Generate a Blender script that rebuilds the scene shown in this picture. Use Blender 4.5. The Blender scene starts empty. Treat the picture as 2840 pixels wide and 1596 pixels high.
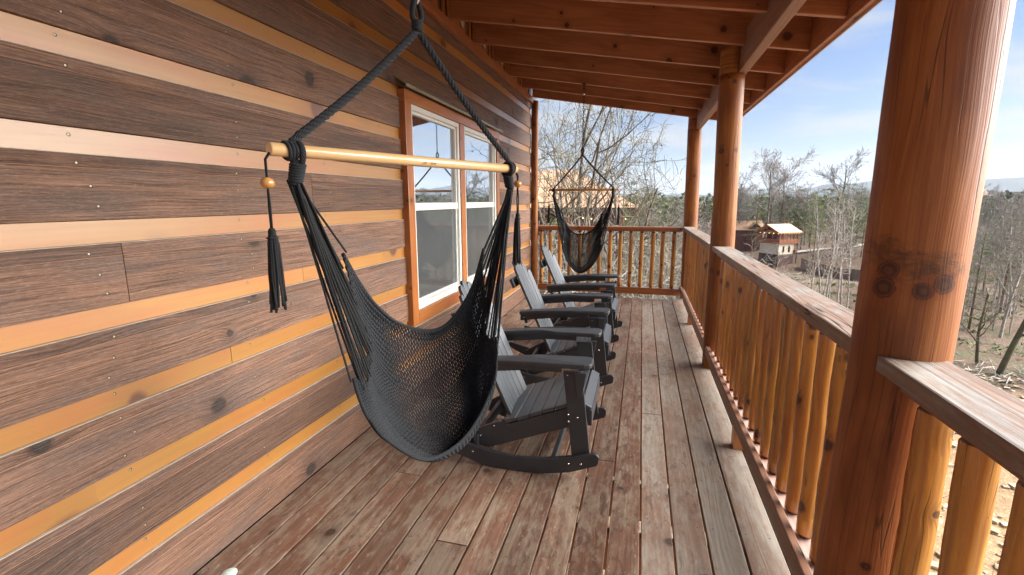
import bpy, math, random
import numpy as np
from mathutils import Vector, Matrix, noise as mnoise
PI = math.pi
rad = math.radians
scene = bpy.context.scene
col = scene.collection

# ------------------------------------------------------------------ camera
CAM_H = 1.5
pitch, yaw, roll = rad(10.332), rad(15.1175), rad(-0.183)
fwd = Vector((-math.sin(yaw) * math.cos(pitch), math.cos(yaw) * math.cos(pitch), -math.sin(pitch)))
right = Vector((math.cos(yaw), math.sin(yaw), 0))
up = right.cross(fwd)
r2 = right * math.cos(roll) + up * math.sin(roll)
u2 = -right * math.sin(roll) + up * math.cos(roll)
cam_data = bpy.data.cameras.new('camera')
cam = bpy.data.objects.new('camera', cam_data)
col.objects.link(cam)
mw = Matrix((r2, u2, -fwd)).transposed().to_4x4()
mw.translation = Vector((0, 0, CAM_H))
cam.matrix_world = mw
cam_data.sensor_width = 36
cam_data.lens = 16.762
cam_data.clip_start = 0.05
cam_data.clip_end = 30000
scene.camera = cam
scene.view_settings.view_transform = 'Standard'
scene.view_settings.look = 'None'
scene.view_settings.gamma = 1
scene.view_settings.exposure = 1.86
scene.view_settings.use_curve_mapping = False

# ------------------------------------------------------------------ sky and fill light
SUN_AZ, SUN_EL = 76, 27            # azimuth from +y towards +x
world = bpy.data.worlds.new('World')
scene.world = world
world.use_nodes = True
wn, wl = world.node_tree.nodes, world.node_tree.links
wn.clear()
wout = wn.new('ShaderNodeOutputWorld')
bg = wn.new('ShaderNodeBackground')
bg.inputs['Strength'].default_value = 0.05
sky = wn.new('ShaderNodeTexSky')
sky.sky_type = 'NISHITA'
sky.sun_disc = False
sky.sun_elevation = rad(SUN_EL)
sky.sun_rotation = rad(SUN_AZ)
sky.altitude = 300
sky.air_density = 1.0
sky.dust_density = 0.6
sky.ozone_density = 2.0
tc = wn.new('ShaderNodeTexCoord')
sep = wn.new('ShaderNodeSeparateXYZ')
wl.new(tc.outputs['Generated'], sep.inputs[0])
def wmath(op, a, b=None, c=None):
    n = wn.new('ShaderNodeMath'); n.operation = op
    for i, x in enumerate((a, b, c)):
        if x is None: continue
        if isinstance(x, (int, float)): n.inputs[i].default_value = x
        else: wl.new(x, n.inputs[i])
    return n.outputs[0]
zz = wmath('ADD', wmath('MAXIMUM', sep.outputs['Z'], 0.0), 0.16)
cx = wmath('DIVIDE', sep.outputs['X'], zz)
cy = wmath('DIVIDE', sep.outputs['Y'], zz)
comb = wn.new('ShaderNodeCombineXYZ')
wl.new(wmath('MULTIPLY', cx, 0.75), comb.inputs[0]); wl.new(wmath('MULTIPLY', cy, 1.25), comb.inputs[1])
n1 = wn.new('ShaderNodeTexNoise'); n1.inputs['Scale'].default_value = 1.05; n1.inputs['Detail'].default_value = 7; n1.inputs['Roughness'].default_value = 0.55
n1.inputs['Distortion'].default_value = 0.35
wl.new(comb.outputs[0], n1.inputs['Vector'])
cr = wn.new('ShaderNodeMapRange'); cr.inputs['From Min'].default_value = 0.44; cr.inputs['From Max'].default_value = 0.64
wl.new(n1.outputs['Fac'], cr.inputs['Value'])
# thin veil gets thicker towards the horizon
hz = wn.new('ShaderNodeMapRange'); hz.inputs['From Min'].default_value = 0.32; hz.inputs['From Max'].default_value = 0.0
hz.inputs['To Min'].default_value = 0.0; hz.inputs['To Max'].default_value = 0.55
wl.new(sep.outputs['Z'], hz.inputs['Value'])
cf = wmath('MINIMUM', wmath('ADD', wmath('MULTIPLY', cr.outputs[0], 0.75), wmath('ADD', hz.outputs[0], 0.04)), 0.93)
mixw = wn.new('ShaderNodeMixRGB'); mixw.inputs['Color2'].default_value = (3.75, 4.0, 4.25, 1)
wl.new(cf, mixw.inputs['Fac']); 
skyg = wn.new('ShaderNodeMixRGB'); skyg.blend_type = 'MULTIPLY'; skyg.inputs['Fac'].default_value = 1
skyg.inputs['Color2'].default_value = (0.47, 0.60, 0.82, 1)
wl.new(sky.outputs[0], skyg.inputs['Color1'])
wl.new(skyg.outputs[0], mixw.inputs['Color1'])
wl.new(mixw.outputs[0], bg.inputs['Color']); wl.new(bg.outputs[0], wout.inputs['Surface'])

sun = bpy.data.lights.new('sun', 'SUN')  # broad lamp added on the open side as soft porch fill
sun.energy = 5.0
sun.angle = rad(60)
sun.color = (1.0, 0.965, 0.92)
fill_sun_o = bpy.data.objects.new('sun', sun); col.objects.link(fill_sun_o)  # added lamp for soft porch fill
sd = Vector((math.sin(rad(SUN_AZ)) * math.cos(rad(SUN_EL)), math.cos(rad(SUN_AZ)) * math.cos(rad(SUN_EL)), math.sin(rad(SUN_EL))))
fill_sun_o.rotation_euler = (-sd).to_track_quat('-Z', 'Y').to_euler()
fill_sun_o.location = sd * 50

# ------------------------------------------------------------------ helpers
class MB:
    def __init__(s): s.v = []; s.f = []; s.uv = []; s.r = []; s.m = []; s.sm = []
    def face(s, idx, uvs, r=0.0, m=0, smooth=False):
        s.f.append(idx); s.uv.extend(uvs); s.r.extend([r] * len(idx)); s.m.append(m); s.sm.append(smooth)
    def hexa(s, P, axis, dims, r=None, m=0, off=None):
        """8 corners (x fastest, then y, z); axis = grain axis 0/1/2; dims = lengths"""
        if r is None: r = random.random()
        o = off if off is not None else (random.random() * 50, random.random() * 50)
        b = len(s.v); s.v.extend(tuple(p) for p in P)
        dx, dy, dz = dims
        def uvof(i):
            c = ((i & 1) * dx, ((i >> 1) & 1) * dy, ((i >> 2) & 1) * dz)
            u = c[axis]; oth = [c[k] for k in range(3) if k != axis]
            return c, u, oth
        F = [(0, 2, 3, 1, 2), (4, 5, 7, 6, 2), (0, 1, 5, 4, 1), (2, 6, 7, 3, 1), (0, 4, 6, 2, 0), (1, 3, 7, 5, 0)]
        for a, b2, c2, d, nrm in F:
            uvs = []
            for i in (a, b2, c2, d):
                c, u, _ = uvof(i)
                ks = [k for k in range(3) if k != nrm]
                if axis in ks:
                    ov = [k for k in ks if k != axis][0]
                    uvs.append((u + o[0], c[ov] + o[1] + nrm * .37))
                else:
                    uvs.append((c[ks[0]] * 0.3 + o[0], c[ks[1]] + o[1]))
            s.face((b + a, b + b2, b + c2, b + d), uvs, r, m)
    def box(s, x0, x1, y0, y1, z0, z1, axis=1, r=None, m=0):
        P = [(x, y, z) for z in (z0, z1) for y in (y0, y1) for x in (x0, x1)]
        s.hexa(P, axis, (abs(x1 - x0), abs(y1 - y0), abs(z1 - z0)), r, m)
    def beam(s, a, b, w, h, upv=(0, 0, 1), r=None, m=0):
        """board from a to b, w across, h along up"""
        a = Vector(a); b = Vector(b); d = b - a; L = d.length; d.normalize()
        sd_ = d.cross(Vector(upv)).normalized(); u_ = sd_.cross(d).normalized()
        P = []
        for z in (-.5, .5):
            for y in (-.5, .5):
                for e in (a, b):
                    P.append(e + sd_ * (y * w) + u_ * (z * h))
        s.hexa(P, 0, (L, w, h), r, m)
    def prism(s, poly, fn, t0, t1, r=None, m=0, grain=None):
        """poly of 2D pts, fn(a,b,t)->xyz"""
        if r is None: r = random.random()
        ox, oy = random.random() * 50, random.random() * 50
        n = len(poly); b = len(s.v)
        for t in (t0, t1):
            for p in poly: s.v.append(tuple(fn(p[0], p[1], t)))
        uvp = [(p[0] + ox, p[1] + oy) for p in poly]
        area = sum(poly[i][0] * poly[(i + 1) % n][1] - poly[(i + 1) % n][0] * poly[i][1] for i in range(n))
        s.face(tuple(b + i for i in range(n)), uvp, r, m)
        s.face(tuple(b + n + i for i in reversed(range(n))), uvp[::-1], r, m)
        acc = 0
        for i in range(n):
            j = (i + 1) % n
            l = math.dist(poly[i], poly[j])
            s.face((b + j, b + i, b + n + i, b + n + j), [(acc + l + ox, oy), (acc + ox, oy), (acc + ox, oy + t1 - t0), (acc + l + ox, oy + t1 - t0)], r, m)
            acc += l
    def tube(s, pts, rr, n=8, caps=True, r=None, m=0, closed=False, smooth=True, uvs_scale=1.0):
        if r is None: r = random.random()
        pts = [Vector(p) for p in pts]; N = len(pts)
        if isinstance(rr, (int, float)): rr = [rr] * N
        o = (random.random() * 50, random.random() * 50)
        T = []
        for i in range(N):
            if closed: t = pts[(i + 1) % N] - pts[i - 1]
            else: t = pts[min(i + 1, N - 1)] - pts[max(i - 1, 0)]
            if t.length < 1e-9: t = Vector((0, 0, 1))
            T.append(t.normalized())
        ref = Vector((0, 0, 1)) if abs(T[0].z) < .9 else Vector((1, 0, 0))
        nrm = (ref - T[0] * ref.dot(T[0])).normalized()
        b = len(s.v); acc = 0; us = []
        for i in range(N):
            nrm = nrm - T[i] * nrm.dot(T[i])
            if nrm.length < 1e-6: nrm = T[i].orthogonal()
            nrm.normalize(); bn = T[i].cross(nrm)
            for k in range(n):
                a = 2 * PI * k / n
                p = pts[i] + (nrm * math.cos(a) + bn * math.sin(a)) * rr[i]
                s.v.append((p.x, p.y, p.z))
            us.append(acc)
            if i < N - 1: acc += (pts[i + 1] - pts[i]).length
        rm = max(rr)
        rng = N if closed else N - 1
        for i in range(rng):
            i2 = (i + 1) % N
            ua, ub = us[i], (us[i2] if i2 else acc + .01)
            for k in range(n):
                k2 = (k + 1) % n
                va, vb = 2 * PI * rm * k / n, 2 * PI * rm * (k + 1) / n
                s.face((b + i * n + k, b + i * n + k2, b + i2 * n + k2, b + i2 * n + k),
                       [(ua + o[0], va + o[1]), (ua + o[0], vb + o[1]), (ub + o[0], vb + o[1]), (ub + o[0], va + o[1])], r, m, smooth)
        if caps and not closed:
            s.face(tuple(b + k for k in reversed(range(n))), [(o[0] + rr[0] * math.cos(2 * PI * k / n), o[1] + rr[0] * math.sin(2 * PI * k / n)) for k in reversed(range(n))], r, m)
            e = b + (N - 1) * n
            s.face(tuple(e + k for k in range(n)), [(o[0] + rr[-1] * math.cos(2 * PI * k / n), o[1] + rr[-1] * math.sin(2 * PI * k / n)) for k in range(n)], r, m)
    def ball(s, c, rx, ry=None, rz=None, n=10, k=7, r=None, m=0):
        ry = ry or rx; rz = rz or rx
        if r is None: r = random.random()
        b = len(s.v)
        for i in range(k + 1):
            t = PI * i / k
            for j in range(n):
                a = 2 * PI * j / n
                s.v.append((c[0] + rx * math.sin(t) * math.cos(a), c[1] + ry * math.sin(t) * math.sin(a), c[2] + rz * math.cos(t)))
        for i in range(k):
            for j in range(n):
                j2 = (j + 1) % n
                q = (b + i * n + j, b + (i + 1) * n + j, b + (i + 1) * n + j2, b + i * n + j2)
                s.face(q, [(j / n * rx * 6, i / k * rz * 3), (j / n * rx * 6, (i + 1) / k * rz * 3), ((j + 1) / n * rx * 6, (i + 1) / k * rz * 3), ((j + 1) / n * rx * 6, i / k * rz * 3)], r, m, True)
    def build(s, name, mats, parent=None, bevel=None):
        me = bpy.data.meshes.new(name)
        me.from_pydata(s.v, [], s.f)
        uvl = me.uv_layers.new(name='UVMap')
        uvl.data.foreach_set('uv', np.array(s.uv, dtype=np.float32).ravel())
        at = me.attributes.new('rnd', 'FLOAT', 'CORNER')
        at.data.foreach_set('value', np.array(s.r, dtype=np.float32))
        me.polygons.foreach_set('material_index', s.m)
        me.polygons.foreach_set('use_smooth', s.sm)
        if not isinstance(mats, (list, tuple)): mats = [mats]
        for mt in mats: me.materials.append(mt)
        me.update()
        ob = bpy.data.objects.new(name, me); col.objects.link(ob)
        if parent: ob.parent = parent
        if bevel:
            bv = ob.modifiers.new('bevel', 'BEVEL'); bv.width = bevel; bv.segments = 2; bv.limit_method = 'ANGLE'; bv.angle_limit = rad(40)
        return ob

def tag(o, label=None, cat=None, group=None, kind=None):
    if label: o['label'] = label
    if cat: o['category'] = cat
    if group: o['group'] = group
    if kind: o['kind'] = kind
    return o
def thing(name, label, cat, loc=(0, 0, 0), rz=0, group=None):
    o = bpy.data.objects.new(name, None); o.empty_display_size = .2; col.objects.link(o)
    o.location = loc; o.rotation_euler = (0, 0, rz)
    return tag(o, label, cat, group)
def copy_tree(o, parent=None):
    c = o.copy(); col.objects.link(c); c.parent = parent
    for ch in [x for x in o.children]: copy_tree(ch, c)
    return c

# ------------------------------------------------------------------ materials
class NT:
    def __init__(s, name):
        s.mat = bpy.data.materials.new(name); s.mat.use_nodes = True
        s.t = s.mat.node_tree; s.n = s.t.nodes; s.l = s.t.links
        s.b = s.n['Principled BSDF']
    def node(s, ty, **kw):
        x = s.n.new(ty)
        for k, v in kw.items():
            if hasattr(x, k) and k not in x.inputs: setattr(x, k, v)
        return x
    def put(s, sock, v):
        if isinstance(v, bpy.types.NodeSocket): s.l.new(v, sock)
        elif isinstance(v, (tuple, list)) and sock.type == 'RGBA' and len(v) == 3: sock.default_value = (*v, 1)
        else: sock.default_value = v
    def math(s, op, a, b=0.0, c=0.0, clamp=False):
        x = s.n.new('ShaderNodeMath'); x.operation = op; x.use_clamp = clamp
        s.put(x.inputs[0], a); s.put(x.inputs[1], b); s.put(x.inputs[2], c)
        return x.outputs[0]
    def comb(s, x, y, z=0.0):
        c = s.n.new('ShaderNodeCombineXYZ')
        s.put(c.inputs[0], x); s.put(c.inputs[1], y); s.put(c.inputs[2], z); return c.outputs[0]
    def noise(s, vec, scale, detail=3, rough=.5, dist=0.0):
        x = s.n.new('ShaderNodeTexNoise'); s.put(x.inputs['Vector'], vec)
        x.inputs['Scale'].default_value = scale; x.inputs['Detail'].default_value = detail
        x.inputs['Roughness'].default_value = rough; x.inputs['Distortion'].default_value = dist
        return x.outputs['Fac']
    def mr(s, v, a, b, c=0.0, d=1.0):
        x = s.n.new('ShaderNodeMapRange'); s.put(x.inputs['Value'], v)
        for k, q in zip(('From Min', 'From Max', 'To Min', 'To Max'), (a, b, c, d)): s.put(x.inputs[k], q)
        return x.outputs[0]
    def mix(s, f, a, b, bt='MIX'):
        x = s.n.new('ShaderNodeMixRGB'); x.blend_type = bt
        s.put(x.inputs[0], f); s.put(x.inputs[1], a); s.put(x.inputs[2], b); return x.outputs[0]
    def bump(s, h, strength=.3, dist=.002):
        x = s.n.new('ShaderNodeBump'); x.inputs['Strength'].default_value = strength; x.inputs['Distance'].default_value = dist
        s.put(x.inputs['Height'], h); s.l.new(x.outputs[0], s.b.inputs['Normal']); return x

def wood(name, light, dark, knot=(.05, .02, .01), fine=90, fine_amt=.5, ring_amt=.5, rough=.45, spec=.5, coat=0.0, coat_rough=.2,
         weather=None, weather_amt=0.0, weather_scale=3.0, knots=.05, knot_scale=3.2, tone=.35, bump=.4, bdist=.0015, stretch=2.2,
         second=None, second_amt=0.0, cracks=0.0, speck=0.0, spots=(), stains=(), split=None, scuff=0.0, streak=0.0):
    N = NT(name)
    uvn = N.n.new('ShaderNodeUVMap'); uvn.uv_map = 'UVMap'
    sp = N.n.new('ShaderNodeSeparateXYZ'); N.l.new(uvn.outputs[0], sp.inputs[0])
    u, v = sp.outputs[0], sp.outputs[1]
    at = N.n.new('ShaderNodeAttribute'); at.attribute_name = 'rnd'; rn = at.outputs['Fac']
    wob = N.noise(N.comb(N.math('MULTIPLY', u, 1.0), N.math('MULTIPLY', v, 1.0)), 9.0, 3)
    ku = N.math('MULTIPLY_ADD', wob, .05, u); kv = N.math('MULTIPLY_ADD', wob, .03, v)
    vo = N.n.new('ShaderNodeTexVoronoi'); vo.voronoi_dimensions = '2D'; vo.feature = 'F1'
    N.l.new(N.comb(ku, kv), vo.inputs['Vector']); vo.inputs['Scale'].default_value = knot_scale
    d = vo.outputs['Distance']
    cs = N.n.new('ShaderNodeSeparateColor'); N.l.new(vo.outputs['Color'], cs.inputs[0])
    ksize = N.mr(cs.outputs[0], .35, 1.0, 0.0, knots)       # about a third of the cells carry no knot
    kd = N.math('DIVIDE', d, N.math('ADD', ksize, .001))
    kmask = N.mr(kd, 1.25, .75)
    kcore = N.mr(kd, .75, .2)
    halo = N.mr(kd, 3.5, 1.0)
    # grain bends round the knots
    bend = N.math('MULTIPLY', N.math('EXPONENT', N.math('MULTIPLY', N.math('MULTIPLY', kd, kd), -.22)), .020)
    slow = N.noise(N.comb(N.math('MULTIPLY', u, .9), N.math('MULTIPLY', v, 3.0)), 1.6, 2)
    v2 = N.math('ADD', N.math('ADD', v, bend), N.math('MULTIPLY', slow, .05))
    grain = N.noise(N.comb(N.math('MULTIPLY', u, stretch), N.math('MULTIPLY', v2, fine)), 1.0, 5, .62)
    broad = N.noise(N.comb(N.math('MULTIPLY', u, .45), N.math('MULTIPLY', v2, 9.0)), 1.0, 2, .5)
    rings = N.math('SINE', N.math('MULTIPLY', broad, 60.0))
    rings = N.mr(rings, -1, 1, 0, 1)
    gf = N.mr(grain, .32, .70)
    f = N.math('ADD', N.math('MULTIPLY', gf, fine_amt), N.math('MULTIPLY', rings, ring_amt), clamp=True)
    c = N.mix(f, light, dark)
    if second is not None:
        pt = N.noise(N.comb(N.math('MULTIPLY', u, 1.3), N.math('MULTIPLY', v, 5.0)), 1.3, 4, .6)
        c = N.mix(N.math('MULTIPLY', N.mr(pt, .45, .62), second_amt), c, second)
    if speck:
        sk = N.noise(N.comb(N.math('MULTIPLY', u, 40.0), N.math('MULTIPLY', v, 330.0)), 1.0, 3, .75)
        c = N.mix(N.math('MULTIPLY', N.mr(sk, .52, .66), speck), c, N.mix(.5, light, (.62, .42, .30)))
    if streak:
        sl_ = N.noise(N.comb(N.math('MULTIPLY', u, .35), N.math('MULTIPLY', v2, 210.0)), 1.0, 3, .6)
        c = N.mix(N.math('MULTIPLY', N.mr(sl_, .60, .70), streak), c, (.42, .23, .145))
        c = N.mix(N.math('MULTIPLY', N.mr(sl_, .40, .32), streak), c, (.030, .014, .009))
    if weather is not None:
        pw = N.noise(N.comb(N.math('MULTIPLY', u, .55), N.math('MULTIPLY', v, 1.6)), weather_scale, 6, .68, .4)
        pw2 = N.noise(N.comb(N.math('MULTIPLY', u, 9.0), N.math('MULTIPLY', v, 28.0)), 1.0, 4, .7)
        wm = N.mr(N.math('ADD', N.math('MULTIPLY', pw, .62), N.math('MULTIPLY', pw2, .44)), .49, .59)
        c = N.mix(N.math('MULTIPLY', wm, weather_amt), c, N.mix(f, weather, tuple(x * .55 for x in weather)))
    if scuff:
        s1_ = N.noise(N.comb(N.math('MULTIPLY', u, 11.0), N.math('MULTIPLY', v, 26.0)), 1.0, 5, .75, .8)
        s2_ = N.noise(N.comb(N.math('MULTIPLY', u, 1.1), N.math('MULTIPLY', v, 1.7)), 1.0, 3, .6)
        c = N.mix(N.math('MULTIPLY', N.math('MULTIPLY', N.mr(s1_, .52, .60), N.mr(s2_, .42, .58)), scuff), c, (.050, .026, .018))
        s3_ = N.noise(N.comb(N.math('MULTIPLY', u, 17.0), N.math('MULTIPLY', v, 60.0)), 1.0, 3, .7)
        c = N.mix(N.math('MULTIPLY', N.mr(s3_, .60, .68), scuff * .8), c, (.42, .34, .26))
    c = N.mix(N.math('MULTIPLY', halo, .35), c, tuple((a * .6 + b * .4) * .8 for a, b in zip(dark, knot)))
    c = N.mix(N.math('MULTIPLY', kmask, .9), c, knot)
    c = N.mix(N.math('MULTIPLY', kcore, .5), c, tuple(x * 1.8 for x in knot))
    if cracks:
        ck = N.noise(N.comb(N.math('MULTIPLY', u, .8), N.math('MULTIPLY', v2, 22.0)), 1.0, 2, .4)
        cm = N.mr(N.math('ABSOLUTE', N.math('SUBTRACT', ck, .5)), .012, .003)
        gate = N.mr(N.noise(N.comb(u, v), 1.7, 1), .5, .56)
        c = N.mix(N.math('MULTIPLY', N.math('MULTIPLY', cm, gate), cracks), c, (.015, .008, .005))
    sp_h = None
    if spots or stains or split:
        tcn = N.n.new('ShaderNodeTexCoord'); OP = tcn.outputs['Object']
        wn_ = N.noise(OP, 28, 3, .6)
        def dist(p):
            x_ = N.n.new('ShaderNodeVectorMath'); x_.operation = 'DISTANCE'; N.l.new(OP, x_.inputs[0]); x_.inputs[1].default_value = p
            return x_.outputs['Value']
        for (x, y, z, q) in stains:
            sx_ = N.n.new('ShaderNodeSeparateXYZ'); N.l.new(OP, sx_.inputs[0])
            dz_ = N.math('MULTIPLY', N.math('SUBTRACT', sx_.outputs[2], z), 1.9)
            dxy = N.n.new('ShaderNodeVectorMath'); dxy.operation = 'DISTANCE'
            N.l.new(N.comb(sx_.outputs[0], sx_.outputs[1], dz_), dxy.inputs[0]); dxy.inputs[1].default_value = (x, y, 0)
            streak = N.noise(N.comb(N.math('MULTIPLY', sx_.outputs[0], 26), N.math('MULTIPLY', sx_.outputs[1], 26), N.math('MULTIPLY', N.math('ADD', sx_.outputs[2], N.math('MULTIPLY', wn_, .04)), 75)), 1.0, 5, .7)
            mk = N.mr(N.math('ADD', N.math('DIVIDE', dxy.outputs['Value'], q), N.math('MULTIPLY', N.math('SUBTRACT', streak, .5), 3.0)), 1.15, .20)
            c = N.mix(N.math('MULTIPLY', mk, .62), c, (.062, .030, .016))
        for (x, y, z, q) in spots:
            dd_ = N.math('DIVIDE', N.math('ADD', dist((x, y, z)), N.math('MULTIPLY', N.math('SUBTRACT', wn_, .5), q * .8)), q)
            c = N.mix(N.math('MULTIPLY', N.mr(dd_, 1.9, 1.0), .45), c, (.20, .045, .012))
            rg = N.mr(N.math('SINE', N.math('MULTIPLY', dd_, 8.0)), -1, 1, 0, 1)
            c = N.mix(N.math('MULTIPLY', N.mr(dd_, 1.10, .80), .85), c, N.mix(rg, (.050, .020, .012), (.105, .048, .030)))
            c = N.mix(N.math('MULTIPLY', N.mr(N.math('ABSOLUTE', N.math('SUBTRACT', dd_, 1.0)), .12, .03), .5), c, (.02, .009, .005))
        if split is not None:
            sx_ = N.n.new('ShaderNodeSeparateXYZ'); N.l.new(OP, sx_.inputs[0])
            an = N.math('ARCTAN2', sx_.outputs[1], sx_.outputs[0])
            ww = N.math('MULTIPLY', N.math('SUBTRACT', N.noise(N.comb(0.0, 0.0, N.math('MULTIPLY', sx_.outputs[2], 3.0)), 1.0, 5, .55), .5), .22)
            ad = N.math('ABSOLUTE', N.math('SUBTRACT', N.math('ADD', an, ww), rad(split[0])))
            sp_h = N.math('MULTIPLY', N.mr(ad, .028, .012), N.mr(sx_.outputs[2], split[1], split[1] + .12))
            c = N.mix(N.math('MULTIPLY', sp_h, .9), c, (.012, .006, .004))
    tv = N.mr(rn, 0, 1, 1 - tone, 1 + tone)
    hs = N.n.new('ShaderNodeHueSaturation'); N.put(hs.inputs['Color'], c); N.put(hs.inputs['Value'], tv)
    N.l.new(hs.outputs[0], N.b.inputs['Base Color'])
    N.put(N.b.inputs['Roughness'], N.mr(grain, .3, .7, rough - .06, rough + .12))
    N.b.inputs['Specular IOR Level'].default_value = spec
    N.b.inputs['Coat Weight'].default_value = coat
    N.b.inputs['Coat Roughness'].default_value = coat_rough
    hgt = N.math('SUBTRACT', N.math('MULTIPLY', f, -1.0), N.math('MULTIPLY', kmask, .8))
    if cracks: hgt = N.math('SUBTRACT', hgt, N.math('MULTIPLY', N.math('MULTIPLY', cm, gate), 2.0))
    if sp_h is not None: hgt = N.math('SUBTRACT', hgt, N.math('MULTIPLY', sp_h, 3.0))
    N.bump(hgt, bump, bdist)
    return N.mat

def plain(name, c, rough=.6, metal=0.0, spec=.5, var=0.0, nscale=8.0, bump=0.0, coat=0.0, bdist=.002, c2=None):
    N = NT(name)
    if var or c2 is not None or bump:
        tcn = N.n.new('ShaderNodeTexCoord')
        nf = N.noise(tcn.outputs['Object'], nscale, 5, .6)
        N.l.new(N.mix(N.mr(nf, .35, .65), c, c2 if c2 is not None else tuple(x * (1 - var) for x in c)), N.b.inputs['Base Color'])
        if bump: N.bump(nf, bump, bdist)
    else: N.b.inputs['Base Color'].default_value = (*c, 1)
    N.b.inputs['Roughness'].default_value = rough; N.b.inputs['Metallic'].default_value = metal
    N.b.inputs['Specular IOR Level'].default_value = spec; N.b.inputs['Coat Weight'].default_value = coat
    return N.mat

M_SIDING = wood('rough_siding', (.285, .150, .092), (.040, .020, .012), knot=(.030, .022, .018), fine=165, fine_amt=.9, ring_amt=.14, rough=.48, spec=.40,
                knots=.10, knot_scale=2.1, tone=.24, bump=.9, bdist=.003, stretch=4.0, second=(.095, .070, .060), second_amt=.55, speck=.35, streak=.55)
M_GROOVE_HI = wood('groove_highlight', (.46, .24, .15), (.30, .14, .08), fine=165, rough=.4, knots=0, tone=.05)  # paler strip paints the highlight along each board's groove
M_STRIPE = wood('orange_stained_strip', (.43, .200, .034), (.30, .120, .018), knot=(.10, .03, .012), fine=70, fine_amt=.35, ring_amt=.16, rough=.38, spec=.7, coat=1.0,
                coat_rough=.36, knots=.13, knot_scale=1.9, tone=.16, bump=.15, stretch=1.4, second=(.42, .12, .03), second_amt=.5)
M_DECK = wood('weathered_deck_board', (.205, .115, .078), (.076, .037, .023), knot=(.045, .025, .018), fine=75, fine_amt=.38, ring_amt=.34, rough=.52, spec=.32,
              weather=(.30, .235, .170), weather_amt=.78, weather_scale=3.4, knots=.075, knot_scale=2.6, tone=.20, bump=.5, bdist=.002, stretch=2.4, second=(.155, .068, .036), second_amt=.45, scuff=.65)
M_DECKG = wood('greyed_deck_board', (.30, .22, .165), (.165, .105, .075), knot=(.06, .04, .03), fine=75, fine_amt=.35, ring_amt=.30, rough=.54, spec=.32,
               weather=(.38, .355, .30), weather_amt=.65, weather_scale=1.6, knots=.08, knot_scale=2.4, tone=.14, bump=.45, bdist=.002, stretch=2.4, second=(.22, .11, .068), second_amt=.45, scuff=.45)
LOGP = dict(knot=(.06, .014, .006), fine=190, fine_amt=.72, ring_amt=.38, rough=.52, spec=.32, coat=.0,
            coat_rough=.30, knot_scale=2.7, tone=.06, bump=.4, bdist=.002, stretch=.9, second=(.17, .048, .014), second_amt=.75)
LA, LB = (.42, .165, .032), (.19, .055, .013)
M_LOG = wood('honey_stained_log', LA, LB, knots=.12, cracks=.7, **LOGP)
M_LOGN = wood('knotty_near_log', (.40, .150, .038), (.27, .080, .022), knots=.0, cracks=.55, spots=[(-.052, -.070, 1.327, .0225), (-.056, -.066, 1.283, .0245), (.012, -.105, 1.281, .0215), (.052, -.098, 1.302, .0235), (-.094, .02, 1.32, .02), (-.02, -.10, .52, .012)],
              stains=[(-.062, -.060, 1.372, .075), (.0, -.100, 1.345, .085), (.050, -.095, 1.340, .05)], split=(-42, 1.40), **LOGP)
M_LOGC = wood('cracked_middle_log', LA, LB, knots=.0, cracks=.3, spots=[(-.074, -.070, 1.902, .022), (.038, -.081, 1.904, .018), (-.025, -.095, 1.783, .011), (-.016, -.098, 2.44, .015), (-.055, -.090, 2.472, .010), (-.083, -.054, .893, .022), (-.028, -.094, .878, .020)],
              stains=[(-.074, -.07, 1.94, .04)], split=(-63, .9), **LOGP)
M_LOGE = wood('corner_log_wood', LA, LB, knots=.0, cracks=.3, spots=[(-.009, -.096, 1.845, .022), (-.06, -.08, 1.80, .012), (-.05, -.08, .95, .022)], split=(-45, 1.4), **LOGP)
M_SPIN = wood('honey_peeled_spindle', (.58, .29, .050), (.26, .088, .014), knot=(.05, .014, .008), fine=45, fine_amt=.55, ring_amt=.35, rough=.26, spec=.55, coat=.45,
              coat_rough=.18, knots=.17, knot_scale=6.0, tone=.28, bump=.7, bdist=.003, stretch=2.0, second=(.33, .085, .015), second_amt=.5, cracks=.4)
M_RAFT = wood('red_stained_rafter', (.40, .160, .070), (.21, .072, .030), knot=(.035, .010, .006), fine=55, fine_amt=.4, ring_amt=.28, rough=.38, spec=.5, coat=.15,
              knots=.08, knot_scale=2.6, tone=.16, bump=.25, stretch=1.5, second=(.17, .04, .012), second_amt=.4)
M_ROOFD = wood('dark_roof_decking', (.32, .125, .055), (.18, .06, .026), knot=(.03, .012, .008), fine=50, rough=.5, tone=.2, bump=.2)
M_CAP = wood('weathered_rail_cap', (.30, .225, .175), (.17, .115, .085), knot=(.06, .035, .025), fine=85, fine_amt=.45, ring_amt=.35, rough=.60, spec=.3,
             weather=(.35, .33, .30), weather_amt=.85, weather_scale=2.0, knots=.04, knot_scale=2.0, tone=.08, bump=.6, bdist=.003, cracks=.9, second=(.24, .11, .06), second_amt=.35)
M_RAILD = wood('brown_rail_board', (.27, .14, .085), (.15, .065, .036), knot=(.04, .02, .012), fine=85, fine_amt=.45, ring_amt=.3, rough=.45, tone=.1, bump=.4, cracks=.4)
M_PINKB = wood('pale_pink_rail_board', (.50, .33, .27), (.38, .22, .17), knot=(.2, .1, .07), fine=60, rough=.5, tone=.08, bump=.2, knots=.03,
               weather=(.45, .42, .38), weather_amt=.4)
M_FRAIL = wood('amber_rail_board', (.42, .15, .035), (.24, .07, .016), knot=(.05, .02, .008), fine=70, rough=.32, coat=.3, tone=.1, bump=.2)
M_CASE = wood('amber_window_casing', (.46, .17, .042), (.30, .085, .02), knot=(.06, .02, .01), fine=60, fine_amt=.4, ring_amt=.25, rough=.33, coat=.25, knots=.06, knot_scale=3.5, tone=.10, bump=.25,
              second=(.26, .06, .018), second_amt=.5)
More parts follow.
